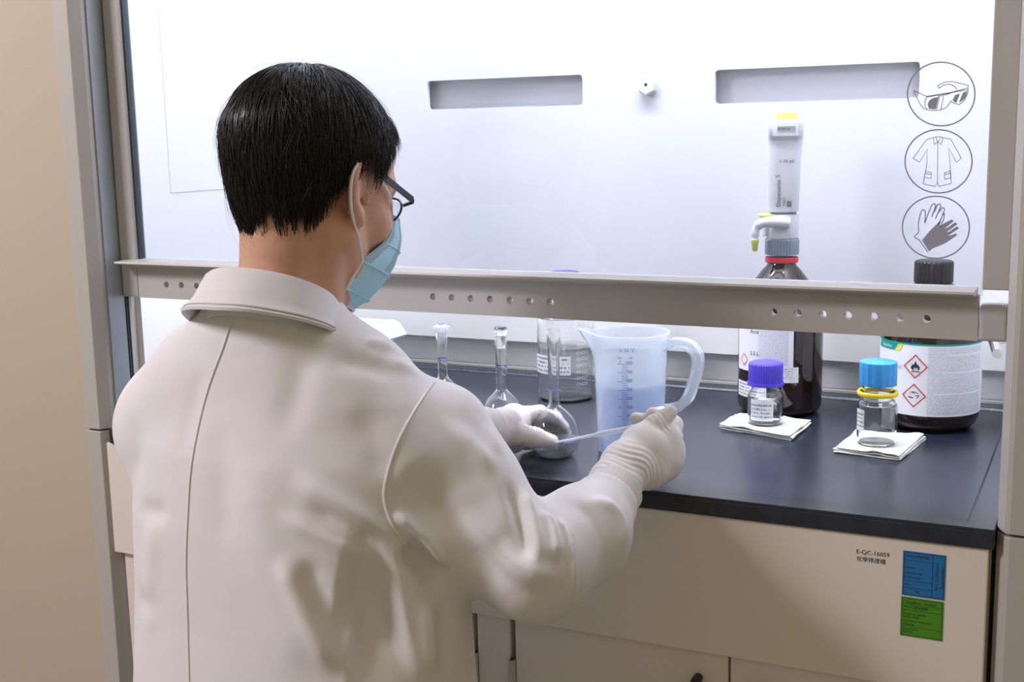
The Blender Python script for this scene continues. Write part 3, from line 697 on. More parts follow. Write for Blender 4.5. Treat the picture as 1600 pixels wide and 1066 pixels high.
patch('label', cmap(BB, .0270), -.036, -.018, WT+.026, WT+.056, 'label_white', sb, 8)
patch('label_print', cmap(BB, .0273), -.035, -.0185, WT+.030, WT+.052, 'sticker_print', sb, 8)
patch('label', cmap(BB, .0270), -.0080+.052, .028+.050, WT+.022, WT+.058, 'label_white', sb, 14)

# clear laboratory bottle with liquid
GB = (-.812, 1.850); Rg = .0475
lb = empty('laboratory_bottle', (*GB, WT), 'large clear round laboratory bottle part filled with liquid, white paper label', 'bottle')
pr = [(.036, 0), (.043, .0015), (.0468, .008), (Rg, .018), (Rg, .128), (.0465, .138), (.042, .152), (.032, .166), (.024, .174), (.0205, .180), (.0205, .190)]
MB().lathe(wall(smooth_prof(pr, 4), .0022, .003), (*GB, WT), 56).build('glass_body', 'glass', lb, True, angle=60)
MB().lathe([(0, .0035), (.039, .0035), (.0440, .010), (Rg-.0026, .02), (Rg-.0026, .089), (0, .089)], (*GB, WT), 56).build('liquid', 'bottle_liquid', lb, True)
ribbed(.0250, WT+.178, WT+.213, 40, .0012, GB, 'screw_cap', 'cap_violet', lb)
patch('label', cmap(GB, Rg+.0004), -.072, .0080, WT+.047, WT+.078, 'label_white', lb, 24)
patch('label_print', cmap(GB, Rg+.0007), -.0700, .0060, WT+.049, WT+.076, 'sticker_print', lb, 24)
tl = MB(); gp_ = cmap(GB, Rg+.0006)
for k in range(7):
    zz = WT+.031+.0105*k
    tl.ribbon(rrect(.018, .0245, zz-.0016, zz+.0016, .0010, 3), .0006, gp_, True); tl.ribbon(rrect(.0270, .0390, zz-.0016, zz+.0016, .0010, 3), .0006, gp_, True)
tl.build('graduation_marks', 'white_print', lb, recalc=False)

# volumetric flasks
def flask(name, c, s, neck_h, neck_r, label, fill=None, stopper=None, ring=None, flare=.0012, mark=None):
    root = empty(name, (*c, WT), label, 'flask', 'volumetric flasks')
    z0 = WT+.0004
    bulb = smooth_prof([(.017*s, 0), (.026*s, .0035*s), (.0325*s, .014*s), (.0348*s, .027*s), (.0325*s, .040*s), (.0260*s, .053*s), (.0165*s, .063*s), (neck_r*1.12, .0695*s), (neck_r, .0745*s)], 5)
    pr = bulb+[(neck_r, neck_h*.5), (neck_r, neck_h-.02), (neck_r+flare, neck_h-.017), (neck_r+flare, neck_h-.002), (neck_r+flare*.6, neck_h)]
    MB().lathe(wall(pr, .0013, .0016), (*c, z0), 48).build('glass_body', 'glass', root, True, angle=60)
    if fill:
        lq = [(0, .0022)]+[(max(r-.0018, .001), max(h, .0022)) for r, h in bulb if h < fill]
        rl = np.interp(fill, [h for r, h in bulb], [r for r, h in bulb])-.0018
        MB().lathe(lq+[(rl, fill), (0, fill)], (*c, z0), 48).build('liquid', 'bottle_liquid', root, True)
    if ring: MB().lathe([(neck_r+.0002, ring), (neck_r+.0004, ring+.0002), (neck_r+.0004, ring+.0012), (neck_r+.0002, ring+.0014)], (*c, z0), 32, cap=False).build('fill_ring', 'ink_violet', root, True)
    if stopper == 'glass': MB().lathe([(0, neck_h-.016), (neck_r-.002, neck_h-.016), (neck_r-.0008, neck_h+.001), (neck_r-.001, neck_h+.003), (neck_r+.0018, neck_h+.006), (neck_r+.0024, neck_h+.012), (neck_r, neck_h+.016), (0, neck_h+.0165)], (*c, z0), 32).build('stopper', 'glass', root, True)
    if stopper == 'plastic':
        st = MB().lathe([(0, neck_h-.018), (neck_r-.002, neck_h-.018), (neck_r-.0005, neck_h), (neck_r+.001, neck_h+.003), (neck_r+.0050, neck_h+.005), (neck_r+.0056, neck_h+.010), (neck_r+.0010, neck_h+.0115), (neck_r, neck_h+.014), (0, neck_h+.0145)], (*c, z0), 32).build('stopper', 'pipette_plastic', root, True)
        MB().lathe([(neck_r-.0015, neck_h+.0146), (neck_r-.0015, neck_h+.0152), (0, neck_h+.0153)], (*c, z0), 32).build('stopper_mark', 'ink_violet', st)
    if mark:
        zf = lambda v: np.interp(v-z0, [h for r, h in bulb], [r for r, h in bulb])+.0004; gg = cmap(c, zf); a0, a1, m0, m1 = mark; tl = MB()
        n_ = 8
        for row in range(4):
            v = m0+(m1-m0)*(row+.5)/4
            for k in range(n_):
                u = a0+(a1-a0)*k/n_; L_ = (a1-a0)/n_*.6
                if (row*5+k*3) % 4: tl.ribbon([(u, WT+v), (u+L_*.5, WT+v+.0006), (u+L_, WT+v)], .0012, gg)
        tl.build('printed_marks', 'ink_violet', root, recalc=False)
    return root
FA = (-.676, 1.499)
flask('volumetric_flask', FA, 1.0, .176, .0079, 'volumetric flask with a little liquid, held by the left glove', .024, None, .092, mark=(.008, .034, .018, .034))
flask('volumetric_flask', (-.812, 1.61), .86, .140, .0083, 'glass-stoppered volumetric flask standing behind the left glove', None, 'glass', .095, mark=(-.020, .004, .020, .030))
flask('volumetric_flask', (-.955, 1.685), .80, .128, .0080, 'volumetric flask with flanged plastic stopper, mostly hidden by the shoulder', None, 'plastic', .085)

# measuring jug
JG = (-.588, 1.560)
jg = empty('measuring_jug', (*JG, WT), 'translucent plastic measuring jug with blue scale and handle, part filled with water', 'jug')
H = .168
def jr(h): return .0450+.0062*h/H
SPA = math.atan2(-.25, -1)                    # the lip points left
rings = []; NS = 72
def jring(h, dr_, lip=0., up=0.):
    out = []
    for k in range(NS):
        a = 2*PI*k/NS; da = (a-SPA+PI) % (2*PI)-PI; b = math.exp(-(da/.20)**2); r = jr(h)+dr_+lip*b
        out.append((JG[0]+r*math.cos(a), JG[1]+r*math.sin(a), WT+.0005+h+up*b))
    return out
outer = [jring(0, -.004), jring(.003, 0), jring(.06, 0), jring(H*.75, 0), jring(H*.84, 0, .004), jring(H*.93, .0005, .013, .002), jring(H-.002, .0010, .019, .004), jring(H-.002, .0030, .019, .004), jring(H, .0030, .019, .004), jring(H, .0005, .018, .004)]
inner = [jring(H*.93, -.0010, .012, .002), jring(H*.84, -.0014, .003), jring(.06, -.0014), jring(.005, -.0014)]
mb = MB().sweep(outer+inner, True, False)
n_ = len(mb.v); mb.f.append(tuple(reversed(range(NS)))); mb.f.append(tuple(range(n_-NS, n_)))
mb.build('jug_body', 'jug_plastic', jg, True, angle=50)
FW = .098
MB().sweep([jring(.0055, -.0020), jring(FW, -.0020)]).build('water', 'jug_water', jg, True)
hp = catmull([(-.5425, 1.562, 1.0500), (-.525, 1.562, 1.0560), (-.506, 1.562, 1.0545), (-.4935, 1.562, 1.0420), (-.4925, 1.562, 1.026), (-.4985, 1.562, 1.003), (-.506, 1.562, .982), (-.517, 1.562, .970), (-.530, 1.562, .9645), (-.5425, 1.562, .9620)], 6)
rgs = []
for i, p in enumerate(hp):
    t_ = Vector(hp[min(i+1, len(hp)-1)])-Vector(hp[max(i-1, 0)]); t_.normalize(); sd = Vector((0, 1, 0)); up_ = t_.cross(sd).normalized()
    rgs.append([Vector(p)+sd*b+up_*a for a, b in [(.0060, .0055), (.0060, .0085), (-.0060, .0085), (-.0060, .0055), (-.0042, .0015), (-.0042, -.0085), (-.0060, -.0085), (.0060, -.0085), (.0042, -.0085), (.0042, .0015)][:0] or [(.0066, -.008), (.0066, .008), (-.0066, .008), (-.0066, -.008), (-.0046, -.008), (-.0046, .0055), (.0046, .0055), (.0046, -.008)]])
MB().sweep(rgs).build('handle', 'jug_plastic', jg, True, angle=35)
gj = cmap(JG, lambda v: jr(v-WT)+.0006); tk = MB(); u0 = -.0115
ztop_ = WT+.1325; z3 = WT+.0475
for k in range(36):
    v = ztop_-k*(ztop_-z3)/35; ln = .0085 if k % 5 else .020
    tk.ribbon([(u0-(.006 if k % 5 == 0 else 0)+ln*j/3, v) for j in range(4)], .0005, gj)
for k, s_ in enumerate(('1000', '900', '800', '700', '600', '500', '400')):
    v = ztop_-5*k*(ztop_-z3)/35+.0006; tk.text(s_, .0052, lambda a, b, v=v: gj(a+u0+.0065-(.0022 if k == 0 else 0), b+v))
tk.text('In 20 °C', .0064, lambda a, b: gj(a-.0150, b+WT+.1490)); tk.text('Ltr', .0056, lambda a, b: gj(a-.0180, b+WT+.1395)); tk.text('1', .0056, lambda a, b: gj(a-.0150, b+WT+.1345)); tk.text('ml', .0050, lambda a, b: gj(a-.0020, b+WT+.1395))
tk.text('½', .0056, lambda a, b: gj(a-.0160, b+ztop_-25*(ztop_-z3)/35)); 
tk.build('printed_scale', 'ink_blue', jg, recalc=False)

# white plastic box with a lid, mostly hidden by the shoulder
wb = empty('plastic_box', (-1.27, 1.85, WT), 'white plastic box with overhanging lid behind the shoulder, near the left inner wall', 'box')
def rsec(x0, x1, y0, y1, z, r): return [(a, b, z) for a, b in rrect(x0, x1, y0, y1, r, 5)]
MB().sweep([rsec(-1.356, -1.198, 1.792, 1.928, WT+.0005, .012), rsec(-1.360, -1.194, 1.788, 1.932, .975, .012)]).build('box_body', 'white_plastic', wb, True)
MB().sweep([rsec(-1.368, -1.172, 1.778, 1.942, .972, .014), rsec(-1.370, -1.170, 1.776, 1.944, .976, .014), rsec(-1.362, -1.181, 1.784, 1.936, .998, .014), rsec(-1.356, -1.188, 1.790, 1.930, 1.0015, .014)]).build('lid', 'white_plastic', wb, True)
MB().box(-1.215, -1.188, 1.768, 1.7835, .955, .988).build('latch', 'white_plastic', wb)

# ------------------------------------------------------------------ the person
person = empty('person', (-.86, 1.0, 0), 'person in white lab coat, blue face mask, glasses and white gloves, facing the hood', 'person')
# --- head frame: right, forward, up
psi, beta, tilt = math.radians(7), math.radians(22), math.radians(0)
hf0 = np.array([math.sin(psi), math.cos(psi), 0]); hr = np.array([math.cos(psi), -math.sin(psi), 0]); zz_ = np.array([0, 0, 1.])
hf = hf0*math.cos(beta)-zz_*math.sin(beta); hu = np.cross(hr, hf)
hr, hu = hr*math.cos(tilt)-hu*math.sin(tilt), hu*math.cos(tilt)+hr*math.sin(tilt)
HQ = np.array([hr, hf, hu])
EAR_L = np.array([.079, -.006, -.014])
HO = atd(564, 303, 1.365)-EAR_L@HQ
def hw(p): return HO+np.asarray(p, float)@HQ          # head local -> world
def hl(p): return (np.asarray(p, float)-HO)@HQ.T      # world -> head local
NECK = np.array([-.845, 1.108, 1.100])                # base of the neck (world)
nb = hl(NECK)
F = Field((-.105, -.15, -.27), (.105, .145, .135), .0022)
F.ell((0, -.012, .030), (.0775, .0985, .088), .02)
F.ell((0, .035, .005), (.066, .060, .075), .03)
F.ell((0, .045, -.050), (.052, .050, .062), .03)          # jaw and mouth
F.ell((0, .072, -.098), (.024, .022, .022), .03)          # chin
for s_ in (-1, 1):
    F.cone((s_*.062, .0, -.060), (s_*.030, .062, -.100), .018, .016, .03)   # jaw line
    F.ell((s_*.048, .062, -.028), (.020, .020, .020), .02)  # cheek bone
    F.cone((s_*.012, .090, .018), (s_*.050, .070, .020), .011, .010, .012)  # brow
    F.ell((s_*.032, .088, -.002), (.016, .014, .012), .01, 'sub')
    F.ell((s_*.032, .079, -.003), (.0125, .0125, .0125), .003)
F.cone((0, .094, .006), (0, .113, -.038), .0085, .012, .012)                # nose
for s_ in (-1, 1): F.ell((s_*.011, .104, -.042), (.009, .010, .008), .006)
F.cone((-.018, .090, -.068), (.018, .090, -.068), .007, .007, .008); F.cone((-.014, .088, -.077), (.014, .088, -.077), .007, .007, .008)
nc = hl(NECK+np.array([0, .02, -.05]))
F.chain([(0, -.034, -.030), (0, -.016, -.080), nb*.5+np.array([0, -.008, -.080])*.5, nb, nc], [.055, .0500, .0510, .056, .062], .022)
F.cone((0, .022, -.085), nb+np.array([0, .040, .01]), .034, .042, .035)     # throat
for s_ in (-1, 1):
    F.cone((s_*.055, -.020, -.060), nb+np.array([s_*.030, .045, .0]), .015, .016, .02)
    E0 = np.array([s_*.0800, -.002, -.014])
    # ear: (back, up, out) directions
    ob = np.array([s_*.20, -.98, 0]); ou = np.array([0, -.10, .995])
    def ep(b, u, o=0): return E0+ob*b*1.1+ou*u*1.1+np.array([s_*1., .25, 0])*o
    F.cone(ep(.002, .012, -.006), ep(.008, -.012, -.006), .008, .007, .008)
    hel = [ep(-.006, .016), ep(-.001, .030), ep(.012, .034), ep(.022, .026), ep(.0255, .010), ep(.022, -.008), ep(.014, -.020), ep(.006, -.028)]
    hel = catmull(hel, 4); F.chain(hel, list(np.interp(np.linspace(0, 1, len(hel)), [0, .3, .7, 1], [.0036, .0048, .0044, .0056])), .004)
    for a, b, r1 in ((ep(.006, .020, -.004), ep(.016, .012, -.004), .0042), (ep(.010, .024, -.004), ep(.017, -.002, -.003), .0044), (ep(.016, .0, -.003), ep(.009, -.018, -.002), .0046), (ep(.006, -.020), ep(.004, -.029), .0066), (ep(-.006, .002, .0), ep(-.006, -.006, .0), .0042)): F.cone(a, b, r1, r1, .006)
    F.ell(ep(.003, -.001, .005), (.0080, .0085, .0135), .0025, 'sub'); F.ell(ep(.009, .018, .003), (.0050, .0065, .0060), .0025, 'sub')
V, Fc = F.mesh(); V = relax(V, Fc, 2, .4); V = hw(V)
np_mesh('body', V, Fc, 'skin', person)

# --- hair
HC = np.array([0, -.018, .030]); HRd = np.array([.0900, .1075, .0975])
ZA = [0, 35, 55, 68, 76, 86, 97, 106, 118, 135, 150, 180]; ZV = [.090, .085, .070, .044, .012, .014, .022, .008, -.022, -.044, -.050, -.054]
ZT = np.interp(np.arange(181), ZA, ZV).tolist()
def zwob(x, y): a = np.arctan2(x, y); return (.006*np.sin(a*5+.6)+.004*np.sin(a*13+1.)+.003*np.sin(a*29))*np.clip((np.abs(a)-1.9)/.4, 0, 1)
def zls(p): return ZT[int(math.degrees(math.atan2(abs(p[0]), p[1])))]+float(zwob(p[0], p[1]))
def zline(x, y):
    a = np.degrees(np.arctan2(np.abs(x), y+.0))
    return np.interp(a, ZA, ZV)+zwob(x, y)
def shell_k(u):      # below the middle the shell runs down to the nape instead of closing
    lz = np.clip(-u[2], 0, 2); g = 1-.36*lz**1.5
    return np.where(u[2] > 0, np.sqrt(u[0]**2+u[1]**2+u[2]**2), np.sqrt(u[0]**2+(u[1]-.05*lz)**2)/np.maximum(g, .3))+0*lz
Fh = Field((-.115, -.150, -.135), (.115, .125, .150), .0022)
def hairf(x, y, z):
    u = [(x-HC[0])/HRd[0], (y-HC[1])/HRd[1], (z-HC[2])/HRd[2]]
    k0 = shell_k(u)+1e-6; d = (k0-1)*.095
    ang = np.arctan2(x, y)
    lump = .0022*np.sin(ang*9+z*25)*np.sin(z*42+ang*2)+.0012*np.sin(ang*23+z*60)
    cut = zline(x, y)-z+.010+.004*np.sin(ang*17)+.003*np.sin(ang*41)
    return np.maximum(d+lump, cut*.8)
Fh.put(hairf, (-.115, -.15, -.135), (.115, .125, .15), .0)
V, Fc = Fh.mesh(); V = relax(V, Fc, 2, .5)
hair = np_mesh('hair', hw(V), Fc, 'hair_black', person)
# strands lie over the shell, fanning out from the crown
crown = np.array([-.005, -.055, .118])
def shell_pt(dirv, off):
    d = dirv/math.sqrt(float(dirv@dirv)); ux, uy, uz = (d/HRd).tolist(); k = 1/math.sqrt(ux*ux+uy*uy+uz*uz)
    if uz < 0:
        lo, hi = .05, .20
        for _ in range(14):
            m = (lo+hi)/2; lz = -uz*m
            if math.sqrt((ux*m)**2+(uy*m-.05*lz)**2)/max(1-.36*lz**1.5, .3) > 1: hi = m
            else: lo = m
        k = lo
    return HC+d*(k+off)
mbS = []; fS = []; nv = 0
def strand(p0, length, lift, rad, wig, segs=9, stop=.012, side=0.):
    global nv
    pts = []; p = np.array(p0, float); step = length/segs; ph = RNG.uniform(0, 6.28, 2)
    for i in range(segs+1):
        t = i/segs; d = p-HC; pp = shell_pt(d, lift*(.3+.7*math.sin(t*2.2))+.0006); pts.append(pp+np.array([math.sin(ph[0]+t*5), math.sin(ph[1]+t*4), 0])*wig*t)
        away = p-crown; away[2] -= .045; n = d/HRd**2; n /= np.linalg.norm(n)
        away += np.array([math.copysign(.012, p[0]) if abs(p[0]) > .02 else 0, .01, 0])
        tdir = away-n*(away@n); tdir /= np.linalg.norm(tdir)+1e-9
        tdir = tdir+np.cross(n, tdir)*side; tdir /= np.linalg.norm(tdir)
        q = p+tdir*step; p = q
        if q[2] < zls(q)-stop: break
    if len(pts) < 4: return
    n_ = len(pts); pts = hw(np.array(pts)); up = pts.mean(0)-hw(HC); up /= np.linalg.norm(up)
    vs_ = []; 
    for i in range(n_):
        t = pts[min(i+1, n_-1)]-pts[max(i-1, 0)]; sd = np.cross(t, up); sd /= np.linalg.norm(sd)+1e-9; r = rad*(1-.85*(i/(n_-1))**1.5)
        vs_ += [pts[i]-sd*r, pts[i]+up*r*.8, pts[i]+sd*r]
    mbS.extend(vs_)
    for i in range(n_-1):
        a = nv+3*i
        fS.append((a, a+1, a+4, a+3)); fS.append((a+1, a+2, a+5, a+4)); fS.append((a+2, a, a+3, a+5))
    nv += 3*n_
cnt = 0
while cnt < 5200:
    d = RNG.normal(size=3); d /= np.linalg.norm(d); p = shell_pt(d, 0)
    if p[2] < zls(p)+.006: continue
    cnt += 1
    strand(p, RNG.uniform(.05, .10), RNG.uniform(.000, .0035), RNG.uniform(.0006, .0013), RNG.uniform(.0, .0025), stop=RNG.uniform(-.004, .010)+(RNG.uniform(0, 1)**3*.024), side=RNG.normal(0, .14))
for k in range(420):      # flyaway hairs
    d = RNG.normal(size=3); d /= np.linalg.norm(d); p = shell_pt(d, 0)
    if p[2] < zls(p)+.01: continue
    strand(p, RNG.uniform(.05, .09), RNG.uniform(.004, .010), .00035, RNG.uniform(.002, .007), stop=.014, side=RNG.normal(0, .5))
for k in range(900):      # short hairs thinning out down the nape and behind the ears
    a = RNG.uniform(1.95, 3.14)*(1 if RNG.uniform() < .65 else -1); dz = RNG.uniform(.000, .016)
    q = np.array([math.sin(a)*.06, math.cos(a)*.07, 0]); z_ = zls(q)+dz; p = shell_pt(np.array([q[0], q[1], 0])*1.0+np.array([0, .0, 1.])*(z_-HC[2]), .0005)
    strand(p, RNG.uniform(.012, .026), RNG.uniform(.0005, .0025), RNG.uniform(.0004, .0008), .002, segs=5, stop=.015, side=RNG.normal(0, .3))
for k in range(260):      # fringe falling forward over the temple
    x0 = RNG.uniform(-.06, .082); p = shell_pt(np.array([x0, math.sqrt(max(.0001, 1-(x0/.092)**2))*.075, RNG.uniform(.045, .075)]), 0)
    strand(p, RNG.uniform(.03, .06), RNG.uniform(.003, .009), RNG.uniform(.0005, .001), .003, stop=RNG.uniform(.002, .018), side=RNG.normal(.1, .2))
hs = np_mesh('hair_strands', np.array(mbS), np.array(fS), 'hair_black', hair); hs['kind'] = 'stuff'

# --- face mask, ear loops and glasses
def facemask():
    rows = []; NU = 40
    for z, xs, ys, f_ in ((-.008, .050, .088, .119), (-.030, .057, .084, .127), (-.046, .060, .074, .130), (-.062, .0625, .056, .130), (-.079, .0635, .038, .124), (-.095, .058, .036, .117), (-.112, .049, .038, .106), (-.128, .036, .040, .092)):
        row = []
        for k in range(NU+1):
            a = (-1+2*k/NU)*PI/2; sx = math.copysign(abs(math.sin(a))**.75, a) if k != NU//2 else 0.
            row.append(np.array([xs*sx, ys+(f_-ys)*abs(math.cos(a))**.62, z]))
        rows.append(row)
    return rows
rw = facemask()
def offs(rows, dy): return [[p+np.array([0, 0, 0])+dy*(np.array([p[0], p[1]-.03, 0])/np.linalg.norm([p[0], p[1]-.03, 1e-6])) for p in r] for r in rows]
def sheet(rows, th, name, mat, parent):
    a, b = rows, offs(rows, -th); m = len(rows[0]); n_ = len(rows)
    vs_ = [hw(p) for r in a for p in r]+[hw(p) for r in b for p in r]; fs = []; N_ = m*n_
    for i in range(n_-1):
        for k in range(m-1): q = i*m+k; fs += [(q, q+1, q+m+1, q+m), (N_+q, N_+q+m, N_+q+m+1, N_+q+1)]
    ed = list(range(m))+[m*i+m-1 for i in range(1, n_)]+[m*(n_-1)+k for k in range(m-2, -1, -1)]+[m*i for i in range(n_-2, 0, -1)]
    for k in range(len(ed)): u, v = ed[k], ed[(k+1) % len(ed)]; fs.append((u, v, v+N_, u+N_))
    return MB().add(vs_, fs).build(name, mat, parent, True, angle=50)
fm = sheet(rw, .0014, 'face_mask', 'mask_blue', person); fm['label'] = 'pale blue pleated surgical mask'
m_ = len(rw[0])
for z_i in (2, 4, 6): MB().tube([hw(p+np.array([0, .0008, -.001])) for p in rw[z_i]], .0013, 6).build('pleat', 'mask_blue', fm, True)
MB().tube([hw(p+np.array([0, .0006, .0])) for p in rw[0]], .0017, 6).build('nose_band', 'mask_white', fm, True)
MB().tube([hw(p+np.array([0, .0006, .0])) for p in rw[-1]], .0017, 6).build('hem_band', 'mask_white', fm, True)
for s_, col in ((1, m_-1), (-1, 0)):
    side = [r[col] for r in rw]
    MB().tube([hw(p+np.array([s_*.0004, -.001, 0])) for p in side[4:]], .0022, 8).build('side_band', 'mask_white', fm, True)
    sb_ = []
    for i in range(0, 5):
        p = side[i]; p2 = rw[i][col-s_*6]; sb_.append([hw(p+np.array([s_*.0012, 0, 0])), hw(p2+np.array([s_*.0014, .0006, 0]))])
    MB().sweep([[a_, b_, b_-hr*s_*.0012, a_-hr*s_*.0012] for a_, b_ in sb_]).build('side_band', 'mask_grey', fm, True)
    top, bot = side[0], side[-1]
    low = side[4]
    lp_ = [top, np.array([s_*.0725, .052, .002]), np.array([s_*.0815, .012, .016]), np.array([s_*.0850, -.006, .0260]), np.array([s_*.0890, -.030, .014]), np.array([s_*.0895, -.0375, -.006]), np.array([s_*.0870, -.026, -.036]), np.array([s_*.0775, .008, -.062]), low]
    MB().tube([hw(p) for p in catmull(lp_, 6)], .0016, 8).build('ear_loop', 'mask_white', fm, True)
gl = MB()
hg = np.array([.0705, .088, .0065])
glasses = None
for s_ in (1, -1):
    tp = [np.array([s_*.0815, -.012, .012]), np.array([s_*.0815, .0, .0200]), np.array([s_*.0790, .020, .0185]), np.array([s_*.0765, .055, .0150]), np.array([s_*.0735, .092, .0120])]
    tp = catmull(tp, 5); rgs = []
    for i, p in enumerate(tp):
        wd = .0016+.0022*min(1, i/8); rgs.append([hw(p+np.array([s_*a, 0, b])) for a, b in ((.0008, -wd), (.0008, wd), (-.0008, wd), (-.0008, -wd))])
    if glasses is None:
        lens_o = lambda sx: [np.array([sx*(.036+.027*math.cos(a)), .1005-.012*((.036+.027*math.cos(a))/.06)**2, -.001+.0160*math.sin(a)]) for a in np.linspace(0, 2*PI, 33)]
        br = MB()
        for sx in (1, -1): br.tube([hw(p) for p in lens_o(sx)], .0014, 8)
        br.tube([hw(np.array([-.010, .100, .000])), hw(np.array([0, .103, .003])), hw(np.array([.010, .100, .000]))], .0014, 8)
        glasses = br.build('glasses', 'glasses_frame', person, True); glasses['label'] = 'dark thin-rimmed glasses'
    MB().sweep(rgs).build('temple_arm', 'glasses_frame', glasses)
    MB().tube([hw(np.array([s_*.0735, .092, .0120])), hw(np.array([s_*.0715, .0955, .0105])), hw(np.array([s_*.0625, .0895, .0040]))], .0021, 8).build('hinge', 'glasses_frame', glasses)
    o_l = lens_o(s_)[:-1]; MB().add([hw(p) for p in o_l]+[hw(np.mean(o_l, axis=0)+np.array([0, .002, 0]))], [(k, (k+1) % 32, 32) for k in range(32)]).build('lens', 'thin_glass', glasses, True)

# --- lab coat
C_ = Field((-1.235, .76, .36), (-.38, 1.50, 1.20), .0038)
KZ = [.36, .60, .72, .82, .92, 1.00, 1.06, 1.11, 1.15]
#      cx,    cy,    half width, half depth, yaw(deg)
KP = np.array([[-.812, 1.065, .238, .170, 12], [-.812, 1.075, .230, .155, 12], [-.815, 1.085, .224, .145, 11], [-.820, 1.095, .218, .135, 9],
               [-.832, 1.105, .206, .128, 6], [-.840, 1.115, .188, .118, 4], [-.848, 1.120, .160, .098, 3], [-.848, 1.118, .110, .076, 2], [-.846, 1.112, .078, .064, 2]])
def torso(x, y, z):
    P_ = [np.interp(z, KZ, KP[:, i]) for i in range(5)]; a = np.radians(P_[4])
    dx, dy = x-P_[0], y-P_[1]; u = dx*np.cos(a)-dy*np.sin(a); v = dx*np.sin(a)+dy*np.cos(a)
    e = 2.35; k = (np.abs(u/P_[2])**e+np.abs(v/P_[3])**e)**(1/e)
    d = (k-1)*np.minimum(P_[2], P_[3])*.95
    return np.maximum(d, np.maximum(z-1.155, .37-z))
C_.put(torso, (-1.235, .76, .36), (-.38, 1.5, 1.2), .0)
RS = np.array([-.696, 1.125, .995]); RE = atd(838, 886, 1.325); RW = atd(953, 782, 1.435)
LS = np.array([-1.003, 1.120, 1.002]); LE = np.array([-1.035, 1.270, .860]); LW = atd(712, 666, 1.565)
C_.chain([NECK+np.array([.03, .0, -.01]), np.array([-.752, 1.120, 1.058]), RS], [.056, .058, .064], .045)
C_.chain([NECK+np.array([-.03, .0, -.01]), np.array([-.942, 1.115, 1.062]), LS], [.056, .058, .064], .045)
C_.chain([RS, RS*.5+RE*.5+np.array([.0, .0, -.006]), RE], [.069, .063, .056], .03)
C_.chain([RE, RE*.5+RW*.5+np.array([.008, 0, -.002]), RE*.10+RW*.90], [.056, .053, .040], .02)
C_.cone(atd(700, 668, 1.37), atd(742, 738, 1.355), .046, .042, .035)      # cloth bulging over the front of the upper arm
C_.chain([LS, LS*.5+LE*.5, LE, LW], [.068, .066, .060, .034], .03)
V, Fc = C_.mesh(); V = relax(V, Fc, 4, .5)
COATV, COATF = V, Fc
bvh = BVHTree.FromPolygons([tuple(p) for p in V], [tuple(f) for f in Fc])
def on_coat(px, py, lift=0.):
    d = ray(px, py); d = d/np.linalg.norm(d); h = bvh.ray_cast(Vector(CAM), Vector(d))
    if h[0] is None: return None
    return np.array(h[0])-d*lift
FOLDS = []
FOLDS += [  # (pixel polyline on the cloth, width, height, fade at the ends)
    # sleeve ridges
    ([(690, 650), (722, 684), (755, 716), (782, 742)], .012, .006, .4), ([(712, 792), (755, 842), (800, 880), (838, 896), (872, 886)], .013, .012, .3),
    ([(810, 752), (824, 795), (838, 850), (842, 888)], .009, .009, .3), ([(838, 800), (860, 815), (872, 850), (862, 882)], .008, .009, .3),
    ([(868, 802), (888, 838), (894, 890), (892, 945)], .0045, .007, .2), ([(905, 778), (955, 792), (973, 830), (955, 890)], .008, .006, .3),
    ([(606, 798), (648, 828), (676, 858), (700, 892)], .008, .010, .2), ([(760, 660), (772, 690), (780, 715)], .008, .004, .4),
    # sleeve valleys
    ([(645, 715), (690, 790), (740, 852), (800, 918)], .022, -.013, .3), ([(700, 700), (745, 765), (790, 830)], .020, -.007, .4),
    ([(790, 742), (806, 790), (820, 850), (826, 880)], .0080, -.008, .3), ([(846, 784), (868, 815), (878, 850), (878, 915)], .008, -.006, .4),
    ([(885, 780), (918, 800), (938, 832), (934, 900)], .009, -.006, .4), ([(628, 845), (660, 878), (694, 912)], .012, -.016, .3),
    # back
    ([(450, 740), (530, 790), (622, 850)], .011, .007, .3), ([(430, 800), (510, 840), (590, 880)], .010, .006, .3), ([(470, 788), (540, 822), (600, 862)], .008, -.006, .3),
    ([(520, 920), (580, 930), (630, 920)], .045, -.020, .3), ([(540, 1000), (590, 1000), (640, 980)], .045, -.016, .3),
    ([(440, 860), (480, 960), (530, 1062)], .012, .009, .25), ([(470, 870), (500, 930), (540, 1010)], .012, -.006, .3),
    ([(395, 700), (410, 820), (455, 960), (500, 1060)], .030, .006, .25), ([(340, 640), (350, 760), (345, 900)], .020, -.003, .3), ([(240, 800), (235, 900), (240, 1000)], .018, .004, .3),
    ([(480, 540), (465, 600), (440, 700)], .018, -.005, .35), ([(560, 530), (620, 545), (670, 570)], .008, .005, .35), ([(510, 560), (570, 570), (630, 590)], .012, -.005, .35), ([(600, 560), (660, 585)], .008, .004, .4),
    ([(560, 620), (590, 700), (600, 760)], .018, -.004, .35), ([(320, 560), (300, 640), (280, 720)], .012, -.002, .3),
    ([(184, 778), (205, 790), (235, 800), (270, 800)], .012, -.005, .4), ([(203, 930), (225, 942), (255, 945)], .014, -.004, .4), ([(200, 640), (215, 700), (215, 760)], .014, -.003, .4),
    ([(660, 930), (668, 1000), (672, 1062)], .010, .007, .3), ([(690, 940), (695, 1000), (698, 1062)], .010, -.007, .3),
]
N = vnormals(V, Fc); disp = np.zeros(len(V))
for pts, wd, ht, ends in FOLDS:
    q = [on_coat(*p) for p in catmull([np.array(p, float) for p in pts], 5)]; q = [p for p in q if p is not None]
    if len(q) < 2: continue
    d, t = seg_dist(V, q); e = np.clip(np.minimum(t, 1-t)/max(ends, 1e-3), 0, 1)
    disp += ht*np.exp(-(d/wd)**2)*e*e*(3-2*e)
